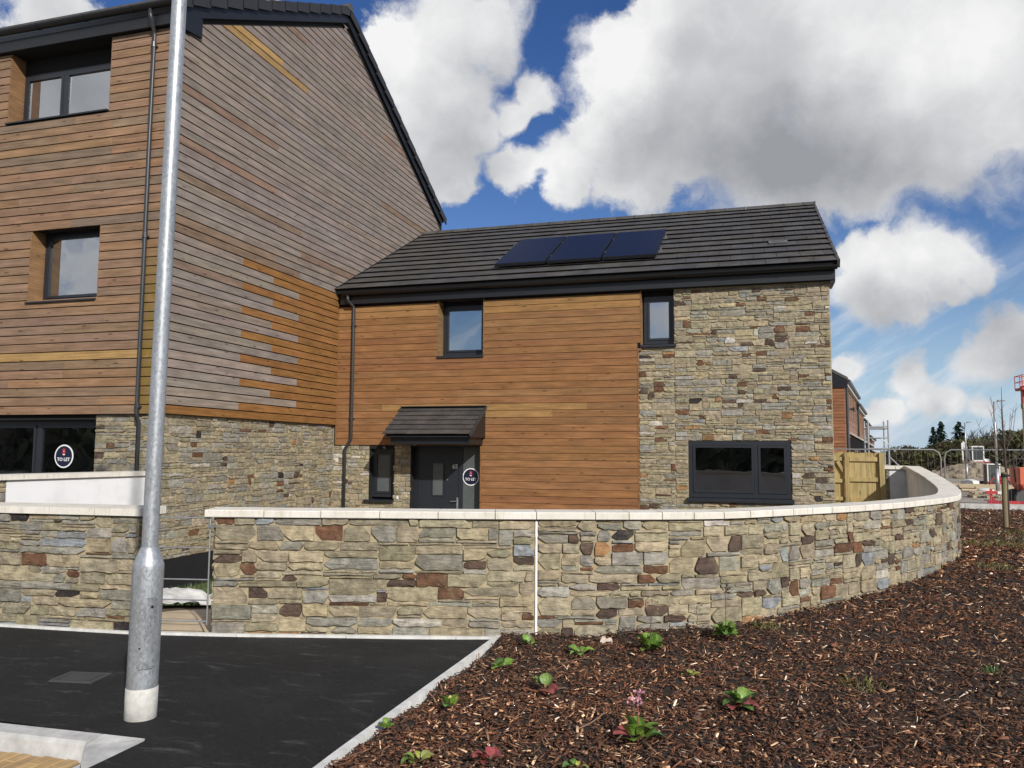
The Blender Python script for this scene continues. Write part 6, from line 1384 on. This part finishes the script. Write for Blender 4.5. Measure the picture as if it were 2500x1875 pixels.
conifer(27.95, 140, -4.2, 10.0, 2.3, 'left and smallest of the three dark fir trees', 1); conifer(29.3, 141, -4.2, 10.9, 2.9, 'middle fir tree with a pointed top', 2); conifer(31.6, 140, -4.2, 10.8, 3.3, 'right fir tree with a forked top', 3)
def bare_tree(x, y, z0, h, label, seed):
    rng = random.Random(seed); t = thing('bare_tree', label, 'tree', (x, y, z0), 'bare trees beyond the site'); tr = MB(); cr_ = MB(); c = (.075, .062, .048)
    tr.tube([(x, y, z0), (x + .1, y, z0 + h * .35), (x, y, z0 + h * .5)], [.2, .14, .10], 6, c)
    def br(p, d, L, r, lv):
        e = p + d * L; cr_.tube([p, p.lerp(e, .5) + Vector((rng.uniform(-.05, .05), 0, .03)) * L, e], [max(r, .03), max(r * .75, .028), max(r * .45, .024)], 3, jit(c, .2, rng), False)
        if lv == 0: return
        for k in range(3 if lv > 1 else 4):
            q = (d + Vector((rng.uniform(-.75, .75), rng.uniform(-.75, .75), rng.uniform(-.1, .55)))).normalized(); br(p.lerp(e, rng.uniform(.45, 1)), q, L * rng.uniform(.55, .75), r * .55, lv - 1)
    for k in range(9): br(Vector((x, y, z0 + h * rng.uniform(.3, .5))), Vector((rng.uniform(-.7, .7), rng.uniform(-.5, .5), rng.uniform(.6, 1))).normalized(), h * .25, .12, 3)
    tr.build('trunk', MATT, t); cr_.build('crown', MATT, t)
for k, (x, y, h, lab) in enumerate([(33.6, 138, 10.2, 'tall bare tree just right of the fir trees'), (37.2, 132, 9.0, 'wide bare tree behind the nearer street lamp'), (40.3, 130, 9.2, 'bare tree behind the boom lift'), (35.2, 136, 8.2, 'lower bare tree between two taller ones'), (23.2, 140, 7.6, 'small bare tree left of the fir trees')]): bare_tree(x, y, -4.2, h, lab, 70 + k)
def woodland(name, label, x0, x1, y0, y1, zfun, hfun, n, size, seed, pal):
    rng = random.Random(seed); mb = MB()
    for k in range(n):
        x, y = rng.uniform(x0, x1), y0 + (y1 - y0) * rng.random() ** 1.4; H = hfun(x, y); z = zfun(x, y) + H * (rng.random() ** .75); q = Vector((x, y, z)); s = size * rng.uniform(.5, 1.4) * (1.15 - .5 * (z - zfun(x, y)) / H)
        d = Vector((rng.uniform(-1, 1), rng.uniform(-.6, .6), rng.uniform(-.5, 1.2))).normalized() * s; e = d.cross(Vector((rng.uniform(-1, 1), rng.uniform(-1, 1), rng.uniform(-1, 1)))).normalized() * s * rng.uniform(.12, .45); cl = mnoise.noise((x * .35, y * .2, z * .5)); c = jit(pal[0 if cl > .05 else (1 if rng.random() < .6 else 2)], .3, rng); mb.face([q - d, q + e, q + d, q - e], c)
    tag(mb.build(name, SCRUB, kind='stuff', origin=(0, 0, 0)), label, 'woodland')
far_h = lambda x, y: 5.3 + 1.9 * mnoise.noise((x * .09, 3, 0)) + 1.0 * mnoise.noise((x * .31, 7, 0)) + 1.9 * sm(x, 24, 33) + .02 * (y - 118)
woodland('woodland', 'olive brown mass of scrub and trees along the far side of the site', -12, 84, 118, 132, lambda x, y: -4.6, lambda x, y: max(far_h(x, y), 2.0) + 1.6, 60000, .62, 5, [(0.070, 0.072, 0.030), (0.055, 0.050, 0.028), (0.085, 0.066, 0.042)])
woodland('hedge', 'tall dark hedge added unseen behind the viewer for the windows to reflect', -60, 60, -34, -28, lambda x, y: -.2, lambda x, y: 5.6 + 1.2 * mnoise.noise((x * .2, 1, 0)), 30000, .85, 6, [(0.13, 0.14, 0.08), (0.09, 0.09, 0.065), (0.15, 0.13, 0.095)])  # out of view, added so the lower windows reflect foliage instead of sky
